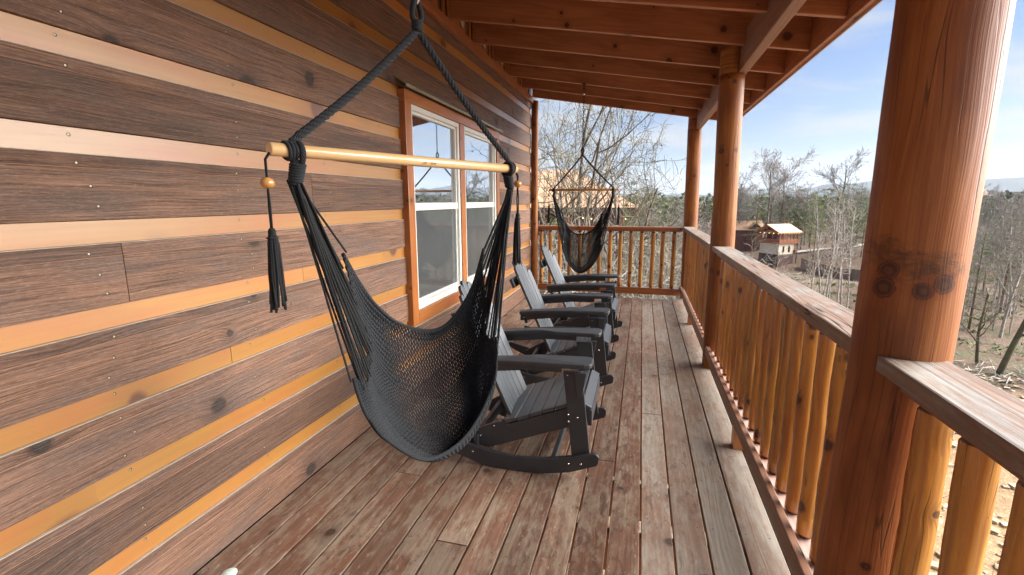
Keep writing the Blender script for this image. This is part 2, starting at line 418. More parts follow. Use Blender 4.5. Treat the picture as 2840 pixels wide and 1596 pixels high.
M_BAR = wood('pale_beech_bar', (.66, .43, .20), (.52, .31, .125), knot=(.4, .25, .1), fine=120, fine_amt=.45, ring_amt=.2, rough=.28, coat=.5, coat_rough=.12, knots=.0, tone=.03, bump=.08)
M_BAR2 = wood('amber_beech_bar', (.52, .24, .07), (.38, .15, .04), knot=(.3, .15, .05), fine=120, fine_amt=.4, ring_amt=.2, rough=.3, coat=.4, knots=.0, tone=.03, bump=.08)
M_CHAIR = plain('charcoal_plastic_lumber', (.034, .037, .041), rough=.44, spec=.7, var=.25, nscale=14, bump=.12, bdist=.001)
M_EDGE_HI = plain('sawn_edge_highlight', (.50, .42, .33), .8, var=.2, nscale=20)  # pale colour paints the sky highlight along the boards' top edges
M_SLAT_LIT = plain('lit_plastic_slat', (.062, .070, .079), rough=.46, spec=.7, var=.22, nscale=10, bump=.1, bdist=.001)  # chair plastic lightened to paint the sheen on the slats
M_BOLT = plain('steel_bolt', (.75, .75, .76), rough=.2, metal=1.0)
M_STEEL = plain('polished_steel', (.7, .7, .7), rough=.15, metal=1.0)
M_BLACKM = plain('black_iron', (.02, .02, .022), rough=.4, metal=.6)
M_WHITE = plain('white_vinyl', (.78, .77, .70), rough=.35, spec=.5, var=.06, nscale=5)
M_DRIP = plain('olive_drip_cap', (.30, .26, .17), rough=.45, var=.2, nscale=6)
M_DARKIN = plain('dark_recess', (.012, .010, .009), rough=.9)
M_NAIL = plain('brass_nail_head', (.42, .37, .25), rough=.5, metal=.4)
M_NAILD = plain('dark_nail_head', (.035, .028, .024), rough=.6, metal=.3)
M_INK = plain('burnt_lettering', (.05, .022, .012), rough=.6)
M_VENT = plain('round_vent_cover', (.42, .38, .32), rough=.6, var=.2)

def rope_mat(name, c, freq=170.0):
    N = NT(name)
    uvn = N.n.new('ShaderNodeUVMap'); uvn.uv_map = 'UVMap'
    sp = N.n.new('ShaderNodeSeparateXYZ'); N.l.new(uvn.outputs[0], sp.inputs[0])
    ph = N.math('ADD', N.math('MULTIPLY', sp.outputs[0], freq * 2 * PI), N.math('MULTIPLY', sp.outputs[1], freq * 2.2 * PI))
    st = N.mr(N.math('SINE', ph), -1, 1, 0, 1)
    tcn = N.n.new('ShaderNodeTexCoord')
    nz = N.noise(tcn.outputs['Object'], 900, 2)
    N.l.new(N.mix(N.math('MULTIPLY', nz, .6), tuple(x * .7 for x in c), tuple(x * 1.9 for x in c)), N.b.inputs['Base Color'])
    N.b.inputs['Roughness'].default_value = .75
    N.b.inputs['Specular IOR Level'].default_value = .35
    N.b.inputs['Sheen Weight'].default_value = .06
    N.b.inputs['Sheen Roughness'].default_value = .5
    N.bump(st, .9, .0012)
    return N.mat
M_ROPE = rope_mat('black_cotton_rope', (.0080, .0100, .0130))
M_CORD = rope_mat('black_cotton_cord', (.0065, .0072, .0080), 240.0)

def glass_mat(name, refl, tint, rough=.01):
    N = NT(name)
    N.b.inputs['Base Color'].default_value = (*tint, 1)
    N.b.inputs['Roughness'].default_value = .5
    g = N.n.new('ShaderNodeBsdfGlossy'); g.inputs['Roughness'].default_value = rough; g.inputs['Color'].default_value = (.93, .96, 1.0, 1)
    mx = N.n.new('ShaderNodeMixShader'); mx.inputs[0].default_value = refl
    N.l.new(N.b.outputs[0], mx.inputs[1]); N.l.new(g.outputs[0], mx.inputs[2])
    N.l.new(mx.outputs[0], N.n['Material Output'].inputs['Surface'])
    return N.mat
M_GLASS = glass_mat('coated_window_glass', .72, (.02, .025, .03))
M_SCREEN = glass_mat('grey_insect_screen', .24, (.060, .068, .068), .06)

# ------------------------------------------------------------------ terrain
def sstep(t): t = max(0.0, min(1.0, t)); return t * t * (3 - 2 * t)
RP = [(0, -6.5), (30, -6.6), (45, -7.2), (75, -9.8), (110, -12.6), (125, -10.3), (180, -8), (300, -9), (600, -14), (1500, -25), (6000, -60)]
LP = [(0, -3.0), (10, -2.7), (18, -2.6), (28, -3.2), (45, -6.0), (75, -9), (110, -11.5), (125, -10), (180, -8), (300, -9), (600, -14), (1500, -25), (6000, -60)]
def prof(P, r):
    for (a, x), (b, y) in zip(P, P[1:]):
        if r <= b: return x + (y - x) * sstep((r - a) / (b - a))
    return P[-1][1]
def ground_z(x, y):
    r = math.hypot(x, y); w = sstep((x + 1.0) / 7.0)
    z = prof(RP, r) * w + prof(LP, r) * (1 - w)
    k = min(1.0, r / 40)
    return z + mnoise.noise(Vector((x * .12, y * .12, 0))) * .35 * k + mnoise.noise(Vector((x * .5, y * .5, 3))) * .10 + mnoise.noise(Vector((x * .02, y * .02, 7))) * 1.2 * min(1, max(0, (r - 60) / 60))
def make_ground():
    azs = np.linspace(rad(-180), rad(180), 289)
    rs = [0.0] + [2.0 * 1.06 ** i for i in range(135)]
    v = []; f = []
    for r in rs:
        for a in azs[:-1]:
            x, y = r * math.sin(a), r * math.cos(a); v.append((x, y, ground_z(x, y)))
    n = len(azs) - 1
    for i in range(len(rs) - 1):
        for j in range(n):
            j2 = (j + 1) % n; f.append((i * n + j, i * n + j2, (i + 1) * n + j2, (i + 1) * n + j))
    me = bpy.data.meshes.new('ground'); me.from_pydata(v, [], f)
    me.polygons.foreach_set('use_smooth', [True] * len(f)); me.update()
    o = bpy.data.objects.new('ground', me); col.objects.link(o)
    N = NT('leafy_ground')
    g = N.n.new('ShaderNodeNewGeometry'); P = g.outputs['Position']
    a = N.noise(P, .35, 6, .65); b = N.noise(P, 3.0, 5, .7); c3 = N.noise(P, .08, 3, .5); fine = N.noise(P, 14.0, 4, .7)
    leaf = N.mix(N.mr(b, .4, .6), (.22, .125, .075), (.095, .062, .038))
    leaf = N.mix(N.math('MULTIPLY', N.mr(fine, .5, .7), .5), leaf, (.34, .24, .16))
    grass = N.mix(N.mr(fine, .4, .65), (.09, .10, .035), (.17, .16, .07))
    cc = N.mix(N.mr(a, .54, .66), leaf, grass)
    sx = N.n.new('ShaderNodeSeparateXYZ'); N.l.new(P, sx.inputs[0])
    rr = N.math('SQRT', N.math('ADD', N.math('MULTIPLY', sx.outputs[0], sx.outputs[0]), N.math('MULTIPLY', sx.outputs[1], sx.outputs[1])))
    dirt = N.mix(N.mr(b, .4, .6), (.46, .295, .15), (.33, .20, .095))
    dirt = N.mix(N.mr(fine, .55, .66), dirt, (.52, .40, .25))
    dm = N.mr(N.math('ADD', rr, N.math('MULTIPLY', a, 9.0)), 33.5, 31.0)
    dm = N.math('MULTIPLY', dm, N.mr(sx.outputs[0], 2.5, 5.0))
    cc = N.mix(dm, cc, dirt)
    N.l.new(cc, N.b.inputs['Base Color']); N.b.inputs['Roughness'].default_value = .95
    N.bump(N.math('ADD', N.math('MULTIPLY', b, .6), N.math('MULTIPLY', fine, .3)), .8, .15)
    me.materials.append(N.mat)
    return tag(o, kind='structure')
make_ground()

def hills(name, az0, az1, r0, height, base, seed, mat, rough=1.0, depth=.25, n=260, freq=9.0):
    """a ridge of hills standing on the ground; height(az fraction)->m"""
    rows = 14; v = []; f = []
    for i in range(rows + 1):
        t = i / rows
        for j in range(n + 1):
            a = rad(az0 + (az1 - az0) * j / n)
            r = r0 * (1 + depth * (t - .5) * 2)
            prof_ = math.sin(PI * t) ** .8
            h = height(math.degrees(a)) * prof_
            h += rough * prof_ * (mnoise.noise(Vector((a * freq * 4, t * 3, seed))) * .6 + mnoise.noise(Vector((a * freq * 16, t * 9, seed + 5))) * .35)
            v.append((r * math.sin(a), r * math.cos(a), base + h))
    for i in range(rows):
        for j in range(n):
            q = i * (n + 1) + j; f.append((q, q + 1, q + n + 2, q + n + 1))
    me = bpy.data.meshes.new(name); me.from_pydata(v, [], f); me.polygons.foreach_set('use_smooth', [True] * len(f)); me.materials.append(mat); me.update()
    o = bpy.data.objects.new(name, me); col.objects.link(o)
    return tag(o, kind='structure')
def hill_mat(name, a, b, sc):
    N = NT(name); g = N.n.new('ShaderNodeNewGeometry')
    n_ = N.noise(g.outputs['Position'], sc, 6, .7)
    N.l.new(N.mix(N.mr(n_, .42, .58), a, b), N.b.inputs['Base Color']); N.b.inputs['Roughness'].default_value = 1
    N.b.inputs['Specular IOR Level'].default_value = 0
    N.bump(n_, 1.0, 6.0)
    return N.mat
M_HILL = hill_mat('wooded_hill', (.10, .085, .07), (.045, .055, .03), .02)
M_MTN = hill_mat('distant_mountain', (.08, .09, .085), (.05, .065, .05), .003)
def g_(x, c, w): return math.exp(-((x - c) / w) ** 2)
hills('hill', -35, 100, 700, lambda a: 19 + 9 * g_(a, 28, 9) + 5 * g_(a, -4, 8) + 4 * g_(a, 50, 12), -18, 1, M_HILL, 5.0, .35, 400)
hills('hill', -35, 100, 1700, lambda a: 44 + 12 * g_(a, 8, 8) + 10 * g_(a, 33, 10), -45, 4, M_HILL, 8.0, .3, 300)
hills('mountains', -35, 100, 4400, lambda a: 85 + 80 * g_(a, 21.5, 3.0) + 60 * g_(a, 18.0, 2.2) + 40 * g_(a, 14, 3) + 85 * g_(a, 29, 6) + 90 * g_(a, 40, 9) + 30 * g_(a, 4, 5), -60, 9, M_MTN, 20.0, .18, 500, 5.0)

# a pale concrete drive along the foot of the house
def strip(name, P, w, mat, dz=.03):
    mb = MB(); 
    for (a, b) in zip(P, P[1:]):
        a = Vector(a); b = Vector(b); d = (b - a); L = d.length; d.normalize(); s_ = Vector((d.y, -d.x, 0))
        k = max(1, int(L / 1.5))
        for i in range(k):
            p0 = a + d * (L * i / k); p1 = a + d * (L * (i + 1) / k)
            q = [p0 - s_ * w, p0 + s_ * w, p1 + s_ * w, p1 - s_ * w]
            b0 = len(mb.v)
            for p in q: mb.v.append((p.x, p.y, ground_z(p.x, p.y) + dz))
            mb.face((b0, b0 + 1, b0 + 2, b0 + 3), [(0, 0)] * 4)
    return tag(mb.build(name, mat), kind='structure')
strip('road', [(4.3, 9.0, 0), (5.2, 11.5, 0), (7.2, 16.0, 0), (9.4, 20.6, 0)], .75, plain('pale_concrete', (.48, .47, .45), .9, var=.15, nscale=3), .16)
strip('path', [(33, 118, 0), (42, 122, 0), (54, 132, 0), (66, 150, 0)], .8, plain('pale_gravel', (.52, .49, .44), .95), .25)

# ------------------------------------------------------------------ deck
WX = -1.706
gaps = [-1.573, -1.42, -1.276, -1.121, -.976, -.83, -.678, -.532, -.376, -.234, -.088, .056, .199, .346, .494, .654, .80]
DY0, DY1 = -1.3, 7.53
random.seed(5)
dk = MB(); xs = [WX + .004] + gaps
joints = {3: [2.2], 5: [4.4], 8: [3.1], 9: [1.1, 5.6], 10: [2.62], 12: [3.33], 13: [5.2], 6: [1.75], 2: [3.9]}
for i in range(len(xs) - 1):
    x0 = xs[i] + (.0045 if i else 0); x1 = xs[i + 1] - .0045
    ys = [DY0] + joints.get(i, []) + [DY1 + random.uniform(-.015, .015)]
    for a, b in zip(ys, ys[1:]):
        cxm = (x0 + x1) / 2
        grey = 1 if (cxm > .10 or random.random() < max(0, (cxm + .2)) * .9) else 0
        zt = random.uniform(-.0012, .0012)
        dk.box(x0, x1, a + .0015, b - .0015, -.036, zt, 1, m=grey)
        y = math.ceil(a / .406) * .406 + .12
        while y < b:
            for xx in (x0 + .025, x1 - .025):
                ox = xx + random.uniform(-.006, .006); oy = y + random.uniform(-.012, .012)
                bb = len(dk.v)
                for k in range(6): dk.v.append((ox + .0035 * math.cos(k * PI / 3), oy + .0035 * math.sin(k * PI / 3), zt + .0006))
                dk.face(tuple(bb + k for k in range(6)), [(0, 0)] * 6, 0, 2)
            y += .406
deck = dk.build('deck', [M_DECK, M_DECKG, M_NAILD], bevel=.003)
tag(deck, kind='structure')
jo = MB()
y = DY0 + .1
while y < DY1:
    jo.box(WX, .80, y, y + .038, -.24, -.040, 0); y += .406
jo.box(.802, .84, DY0, DY1, -.27, -.012, 1); jo.box(WX, .80, DY1 - .05, DY1 - .012, -.27, -.040, 0)
jo.build('deck_joists', M_RAFT, deck)

# ------------------------------------------------------------------ cabin wall
house = thing('cabin', 'long cabin wall of rough brown boards and thin orange strips', 'cabin', (0, 0, 0))
random.seed(11)
WY0, WY1 = -1.5, 7.47
wall = MB()
wall.box(WX - .16, WX - .02, WY0, WY1 + .02, -.2, 3.35, 1, m=2)   # sheathing core
HY0, HY1, HZ0, HZ1 = 3.30, 5.58, .60, 2.27      # window opening
stripes = [(.220, .294), (.508, .585), (.798, .874), (1.082, 1.156), (1.366, 1.441), (1.650, 1.728), (1.937, 2.015), (2.224, 2.302), (2.510, 2.588), (2.796, 2.873)]
def board(z0, z1, x, m, cuts):
    segs = [(WY0, WY1)]
    if z1 > HZ0 and z0 < HZ1:
        segs = [(WY0, HY0 - .02), (HY1 + .02, WY1)]
    for a, b in segs:
        cs = [a] + [c for c in cuts if a + .2 < c < b - .2] + [b]
        for p, q in zip(cs, cs[1:]):
            wall.box(WX - .021, x, p + .001, q - .001, z0, z1, 1, m=m)
zprev = .004
for k, (s0, s1) in enumerate(stripes):
    cut = random.uniform(.5, 7) if k not in (2, 5) else (1.62 if k == 2 else .93)
    cut2 = {1: 2.9, 4: 1.22}.get(k, 20)
    # wide rough board below this strip, in two runs with a fine groove between
    ztop = s0 - .0030
    g = ztop - .042
    board(g + .0024, ztop, WX, 0, [cut2, cut + 1.3])
    board(g + .0002, g + .0022, WX + .0022, 4, [cut2, cut + 1.3])
    board(zprev, g, WX + .0008, 0, [cut2, cut + 1.3])
    board(s0, s1, WX - .012, 1, [cut])
    for (a_, b_) in ([(WY0, WY1)] if not (s0 > HZ0 - .08 and s0 < HZ1) else [(WY0, HY0 - .02), (HY1 + .02, WY1)]):
        wall.box(WX - .013, WX + .0012, a_, b_, s0 - .0028, s0 - .0002, 1, m=5)
    zprev = s1 + .0015
board(zprev, 2.945, WX, 0, [2.4])
board(2.945, 3.30, WX - .002, 0, [1.4])
# nails
y = WY0 + .2
random.seed(3)
studs = []
while y < WY1: studs.append(y); y += .61
for y in studs:
    for k, (s0, s1) in enumerate(stripes):
        for z, x in ((s0 + .055, WX - .0115), (s0 - .03, WX + .0008), (s1 + .045, WX + .0024), (s0 - .10, WX + .0024)):
            yy = y + random.uniform(-.03, .03)
            if HY0 - .06 < yy < HY1 + .06 and HZ0 < z < HZ1: continue
            if random.random() < .25: continue
            for rr_, dx, mm, oy in ((.0058, .0004, 2, .0012), (.0040, .0010, 3, 0)):
                bb = len(wall.v)
                for q in range(6): wall.v.append((x + dx, yy + oy + rr_ * math.cos(q * PI / 3), z + rr_ * math.sin(q * PI / 3)))
                wall.face(tuple(bb + q for q in range(6)), [(0, 0)] * 6, 0, mm)
wo = wall.build('wall', [M_SIDING, M_STRIPE, M_DARKIN, M_NAIL, M_GROOVE_HI, M_EDGE_HI], house, bevel=.0022)
# end wall round the corner (seen from the side)
ew = MB(); ew.box(WX - 6, WX - .16, WY1 - .12, WY1 + .01, -3.2, 3.35, 0); ew.box(WX - .16, WX - .02, WY0, WY1, -6.4, -.25, 1)
ew.build('end_wall', M_SIDING, house)
lg = MB()
lg.box(WX + .0005, WX + .040, WY0, WY1 + .05, 2.953, 3.035, 1)
lg.build('ledger', M_RAFT, house, bevel=.003)
cp = MB()
cp.tube([(WX + .052, WY1 + .035, z) for z in (-.05, .6, 1.3, 2.0, 2.6, 2.995)], [.055, .056, .053, .055, .053, .053], 20, r=.35)
cp.build('corner_log', M_LOG, house)
# window
def window():
    cf = WX + .045
    w = bpy.data.objects.new('window', None); col.objects.link(w); w.parent = house; w.location = (0, 0, 0)
    tag(w, 'white double window in amber casing with olive drip cap')
    a = MB()
    yl0, yl1, yr0, yr1, zb0, zb1, zt0, zt1 = 3.247, 3.345, 5.505, 5.60, .547, .645, 2.205, 2.285
    a.box(WX - .015, cf, yl0, yl1, zb0, zt0, 2); a.box(WX - .015, cf, yr0, yr1, zb0, zt0, 2)
    a.box(WX - .015, cf + .001, yl0, yr1, zt0 + .001, zt1, 1); a.box(WX - .015, cf + .001, yl1 + .001, yr0 - .001, zb0, zb1, 1)
    a.build('casing', M_CASE, w, .003)
    mu = MB(); mu.box(WX - .015, cf - .004, 4.335, 4.448, zb1 + .001, zt0, 2); mu.build('mullion', M_CASE, w, .003)
    d = MB()
    Y0, Y1 = 3.20, 5.63
    prof2 = [(WX + .001, 2.36), (WX + .001, 2.352), (cf + .035, 2.302), (cf + .035, 2.286), (cf + .040, 2.286), (cf + .040, 2.310)]
    d.prism(prof2, lambda p, q, t: (p, t, q), Y0, Y1); d.build('drip_cap', M_DRIP, w)
    for (y0, y1) in ((3.346, 4.334), (4.449, 5.504)):
        fr = MB(); x0, x1 = WX - .018, WX + .030
        t_ = .040
        fr.box(x0, x1, y0 + .001, y0 + t_, zb1 + .002, zt0 - .001, 2); fr.box(x0, x1, y1 - t_, y1 - .001, zb1 + .002, zt0 - .001, 2)
        fr.box(x0, x1 - .001, y0 + t_, y1 - t_, zt0 - t_, zt0 - .001, 1); fr.box(x0, x1 - .001, y0 + t_, y1 - t_, zb1 + .002, zb1 + t_ + .012, 1)
        fr.box(x0 + .004, x1 - .010, y0 + t_ + .001, y1 - t_ - .001, 1.425, 1.485, 1)      # meeting rail
        fr.build('frame', M_WHITE, w, .004)
        us = MB(); e = .022
        us.box(x0, x1 - .018, y0 + t_ + .001, y0 + t_ + e, 1.486, zt0 - t_ - .001, 2); us.box(x0, x1 - .018, y1 - t_ - e, y1 - t_ - .001, 1.486, zt0 - t_ - .001, 2)
        us.box(x0, x1 - .019, y0 + t_ + e, y1 - t_ - e, zt0 - t_ - e, zt0 - t_ - .001, 1)
        us.box(x0, x1 - .024, y0 + t_ + .001, y0 + t_ + e, zb1 + .055, 1.424, 2); us.box(x0, x1 - .024, y1 - t_ - e, y1 - t_ - .001, zb1 + .055, 1.424, 2)
        us.box(x0, x1 - .025, y0 + t_ + e, y1 - t_ - e, zb1 + .055, zb1 + .078, 1)
        us.build('sash', M_WHITE, w, .003)
        g1 = MB(); g1.box(x0 + .004, x0 + .010, y0 + t_ + e + .0005, y1 - t_ - e - .0005, 1.4865, zt0 - t_ - e - .0005, 1); g1.build('pane', M_GLASS, w)
        g2 = MB(); g2.box(x0 + .002, x0 + .008, y0 + t_ + e + .0005, y1 - t_ - e - .0005, zb1 + .079, 1.4235, 1); g2.build('insect_screen', M_SCREEN, w)
window()

# ------------------------------------------------------------------ porch roof
roof = thing('porch_roof', 'red stained porch roof with open rafters and log beam', 'porch roof', (0, 0, 0))
random.seed(21)
def rz(x): return 3.028 - .1563 * (x + 1.666)       # underside of the rafters
XR0, XR1 = -1.664, 1.145
RH = .235
for k in range(-8, 6):
    yl = 4.14 + .648 * k; yr = 4.234 + .675 * k
    sl = (yr - yl) / 2.366
    y0 = yl - .019; y1 = yl + sl * (XR1 - XR0) - .019
    mb = MB()
    P = []
    for dz in (0, RH):
        for dy in (0, .040):
            P.append((XR0, y0 + dy, rz(XR0) + dz)); P.append((XR1 - (.0 if dz else 0), y1 + dy, rz(XR1) + dz))
    mb.hexa(P, 0, (2.8, .04, RH))
    mb.build('rafter', M_RAFT, roof, .003)
rd = MB(); P = []
Y0, Y1 = -1.9, 7.80
xx = XR0 - .6
while xx < XR1 - .02:
    xe = min(xx + .18, XR1 + .045)
    P = [(x, y, rz(x) + RH + .002 + dz) for dz in (0, .02) for y in (Y0, Y1) for x in (xx, xe - .003)]
    rd.hexa(P, 1, (.18, 9, .02)); xx = xe
    if xe >= XR1 + .045: break
rd.build('roof_deck', M_ROOFD, roof)
tp = MB(); P = [(x, y, rz(x) + RH + .024 + dz) for dz in (0, .03) for y in (Y0, Y1 + .03) for x in (XR0 - .6, XR1 + .09)]
tp.hexa(P, 1, (3, 9, .03)); tp.build('metal_sheet', plain('copper_roof_sheet', (.55, .30, .19), .45, var=.1), roof)
fa = MB(); zf = rz(XR1)
fa.box(XR1 + .001, XR1 + .038, Y0, Y1, zf - .028, zf + RH - .01, 1); fa.build('fascia', M_RAFT, roof, .004)
dm = MB(); dm.box(XR1 + .0385, XR1 + .060, Y0, Y1 + .02, zf + RH - .09, zf + RH + .012, 1)
dm.box(XR1 + .0385, XR1 + .047, Y0, Y1 + .01, zf - .044, zf + RH - .091, 1)
dm.build('drip_edge', plain('tan_metal_edge', (.46, .33, .27), .4), roof)
hb = MB(); hb.box(.700, .772, -1.9, 7.66, 2.508, 2.775, 1); hb.build('header_beam', M_RAILD, roof, .006)
# blocking with round vents between the rafters at the wall
for k in range(-5, 5):
    ya = 4.14 + .648 * k + .024; yb = ya + .648 - .048
    bl = MB()
    z0, z1 = 3.036, 3.255
    xb = WX + .012
    ym = ya + .17; ym2 = yb - .10
    bl.box(xb - .01, xb, ya, yb - .16, z0, z1, 1); bl.box(xb - .01, xb, yb - .055, yb, z0, z1, 1)
    bl.box(xb - .01, xb, yb - .16, yb - .055, z0 + .17, z1, 1)
    n = 18; b0 = len(bl.v)
    for t in (xb + .001, xb + .008):
        for q in range(n): bl.v.append((t, yb - .26 + .050 * math.cos(2 * PI * q / n), z0 + .095 + .050 * math.sin(2 * PI * q / n)))
    bl.face(tuple(b0 + n + q for q in range(n)), [(0, 0)] * n, 0, 1)
    for q in range(n):
        q2 = (q + 1) % n; bl.face((b0 + q, b0 + q2, b0 + n + q2, b0 + n + q), [(0, 0)] * 4, 0, 2)
    bl.build('blocking', [M_CASE, M_VENT, M_DARKIN], roof)

# ------------------------------------------------------------------ posts
def post(label, y, prf, cutx=.698, seed=0, mat=None):
    mat = mat or M_LOG
    """prf: list of (z, centre x, radius). Lower log is whole, the head is notched round the beam"""
    random.seed(seed)
    t = thing('porch_post', label, 'post', (prf[0][1], y, 0), 0, 'honey stained log posts of the porch')
    ox, oy = prf[0][1], y
    mb = MB(); n = 40; r = random.random(); o = random.random() * 30
    ZN = 2.506
    def interp(z):
        for a, b in zip(prf, prf[1:]):
            if z <= b[0]:
                k = (z - a[0]) / (b[0] - a[0]); return a[1] + (b[1] - a[1]) * k, a[2] + (b[2] - a[2]) * k
        return prf[-1][1], prf[-1][2]
    zs = list(np.linspace(0, ZN, 46)); b0 = 0
    knots = [(random.uniform(0, ZN), random.uniform(0, 6.28)) for _ in range(9)]
    for z in zs:
        cxx, R_ = interp(z)
        for k in range(n):
            a = 2 * PI * k / n
            rr_ = R_ * (1 + .024 * mnoise.noise(Vector((math.cos(a) * 1.2, math.sin(a) * 1.2, z * 2.2 + seed * 9))) + .009 * mnoise.noise(Vector((math.cos(a) * 4, math.sin(a) * 4, z * 6 + seed))))
            mb.v.append((cxx - ox + rr_ * math.cos(a), rr_ * math.sin(a), z))
    for i in range(len(zs) - 1):
        for k in range(n):
            k2 = (k + 1) % n
            va, vb = 2 * PI * .1 * k / n, 2 * PI * .1 * (k + 1) / n
            mb.face((i * n + k, i * n + k2, (i + 1) * n + k2, (i + 1) * n + k), [(zs[i] + o, va), (zs[i] + o, vb), (zs[i + 1] + o, vb), (zs[i + 1] + o, va)], r, 0, True)
    mb.face(tuple((len(zs) - 1) * n + k for k in range(n)), [(.1 * math.cos(2 * PI * k / n), .1 * math.sin(2 * PI * k / n)) for k in range(n)], r)
    mb.build('log', mat, t)
    # head: the part inside of the beam goes on up to the rafters
    cxx, R_ = interp(ZN)
    poly = []
    for k in range(n + 1):
        a = PI / 2 + PI * k / n
        x = cxx + R_ * math.cos(a); y_ = R_ * math.sin(a)
        poly.append((min(x, cutx) - ox, y_))
    pp = []
    for k in range(48):
        a = 2 * PI * k / 48; x = min(cxx + R_ * .995 * math.cos(a), cutx); q = (x - ox, R_ * .995 * math.sin(a))
        if not pp or math.dist(pp[-1], q) > 1e-4: pp.append(q)
    hd = MB(); hd.prism(pp, lambda p, q, tt: (p, q, tt), ZN - .002, rz(cutx - .05) + .03, r=r)
    hd.build('head', mat, t)
    return t
post('thick honey log post nearest the camera with a cluster of four dark knots', 1.447, [(0, .648, .104), (.5, .657, .104), (1.0, .677, .107), (1.6, .680, .107), (2.51, .680, .107)], seed=4, mat=M_LOGN)
post('middle honey log post with a long vertical crack and twin knots', 4.50, [(0, .690, .098), (1.1, .688, .098), (1.57, .683, .095), (2.51, .665, .099)], .698, seed=8, mat=M_LOGC)
post('slender corner log post where the far railing meets the side railing', 7.69, [(0, .722, .098), (1.47, .708, .100), (2.51, .690, .098)], .698, seed=13, mat=M_LOGE)

# ------------------------------------------------------------------ railings
def spindle_mb(x, y, z0, z1, R0, seed, lx, ly):
    random.seed(seed)
    mb = MB(); n = 14; N = 15
    r = random.random(); o = random.random() * 40
    bx, by = random.uniform(-.004, .004), random.uniform(-.004, .004)
    zs = [z0, z0 + .016] + list(np.linspace(z0 + .018, z1 - .026, N)) + [z1 - .022, z1]
    R = []
    for i, z in enumerate(zs):
        if i == 0: q = .62
        elif i == 1: q = .93
        elif i == len(zs) - 1: q = .55
        elif i == len(zs) - 2: q = .97
        else: q = 1.0
        R.append(q * R0)
    for i, z in enumerate(zs):
        tt = (z - z0) / (z1 - z0); sw = math.sin(PI * tt)
        for k in range(n):
            a = 2 * PI * k / n
            w = 1 + .11 * mnoise.noise(Vector((math.cos(a), math.sin(a), z * 5 + seed * 3.1))) + .05 * mnoise.noise(Vector((math.cos(a) * 2.5, math.sin(a) * 2.5, z * 14 + seed)))
            mb.v.append((x - lx + bx * sw + R[i] * w * math.cos(a), y - ly + by * sw + R[i] * w * math.sin(a), z))
    for i in range(len(zs) - 1):
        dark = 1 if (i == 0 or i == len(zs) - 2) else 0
        for k in range(n):
            k2 = (k + 1) % n; va, vb = 2 * PI * R0 * k / n, 2 * PI * R0 * (k + 1) / n
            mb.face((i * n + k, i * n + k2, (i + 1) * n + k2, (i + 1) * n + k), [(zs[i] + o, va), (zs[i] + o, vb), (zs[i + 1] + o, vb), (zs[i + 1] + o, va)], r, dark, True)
    mb.face(tuple(reversed(range(n))), [(0, 0)] * n, r, 1); mb.face(tuple((len(zs) - 1) * n + k for k in range(n)), [(0, 0)] * n, r, 1)
    return mb
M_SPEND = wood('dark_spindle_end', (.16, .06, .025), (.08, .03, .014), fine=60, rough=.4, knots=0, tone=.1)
def side_rail(label, y0, y1, spin_ys, blocks, seed):
    t = thing('railing', label, 'railing', (.68, y0, 0), 0, 'side railings of the porch')
    lx, ly = .68, y0
    random.seed(seed)
    a = MB(); a.box(.598 - lx, .746 - lx, 0, y1 - y0, 1.066, 1.108, 1); a.build('top_rail', M_CAP, t, .005)
    b = MB(); b.box(.634 - lx, .726 - lx, .05, y1 - y0 - .05, 1.033, 1.065, 1); b.build('under_rail', M_RAILD, t, .003)
    c = MB(); c.box(.6 - lx, .634 - lx, .0, y1 - y0, .130, .213, 1); c.build('bottom_rail', M_RAILD, t, .005)
    d = MB(); d.box(.6345 - lx, .744 - lx, .0, y1 - y0, .135, .170, 1); d.build('shoe_board', M_PINKB, t, .003)
    for i, y in enumerate(spin_ys):
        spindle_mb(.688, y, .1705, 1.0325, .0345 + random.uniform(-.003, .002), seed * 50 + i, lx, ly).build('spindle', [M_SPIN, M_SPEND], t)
    for y in blocks:
        e = MB(); e.box(.598 - lx, .69 - lx, y - y0, y - y0 + .075, .001, .129, 2); e.build('support_block', M_CASE, t, .002)
    return t
def frange(a, b, s):
    o = []
    while a < b: o.append(a); a += s
    return o
side_rail('near railing section with weathered cap in the right corner', -1.3, 1.375, [1.27, 1.115, .955, .80, .645, .49, .335, .18], [.2], 3)
side_rail('middle railing section between the thick post and the cracked post', 1.50, 4.43, frange(1.64, 4.36, .1555), [2.945], 5)
side_rail('far railing section between the cracked post and corner post', 4.57, 7.60, frange(4.70, 7.56, .157), [6.02], 7)
fr = thing('railing', 'amber end railing across the far end of the porch', 'railing', (-.5, 7.62, 0))
m_ = MB(); m_.box(-1.64 + .5, .612 + .5, -.070, .075, 1.066, 1.100, 0); m_.build('top_rail', M_FRAIL, fr, .004)
m_ = MB(); m_.box(-1.60 + .5, .60 + .5, -.050, .05, 1.030, 1.065, 0); m_.build('under_rail', M_FRAIL, fr, .003)
m_ = MB(); m_.box(-1.60 + .5, .615 + .5, -.060, .02, .125, .160, 0); m_.build('shoe_board', M_FRAIL, fr, .003)
m_ = MB(); m_.box(-1.60 + .5, .615 + .5, -.072, -.034, .062, .124, 0); m_.build('bottom_rail', M_FRAIL, fr, .003)
for i, x in enumerate([-1.562, -1.413, -1.257, -1.098, -.935, -.782, -.630, -.461, -.305, -.147, .012, .180, .327, .486]):
    spindle_mb(x, 7.62, .1605, 1.0295, .0315, 900 + i, -.5, 7.62).build('spindle', [M_SPIN, M_SPEND], fr)

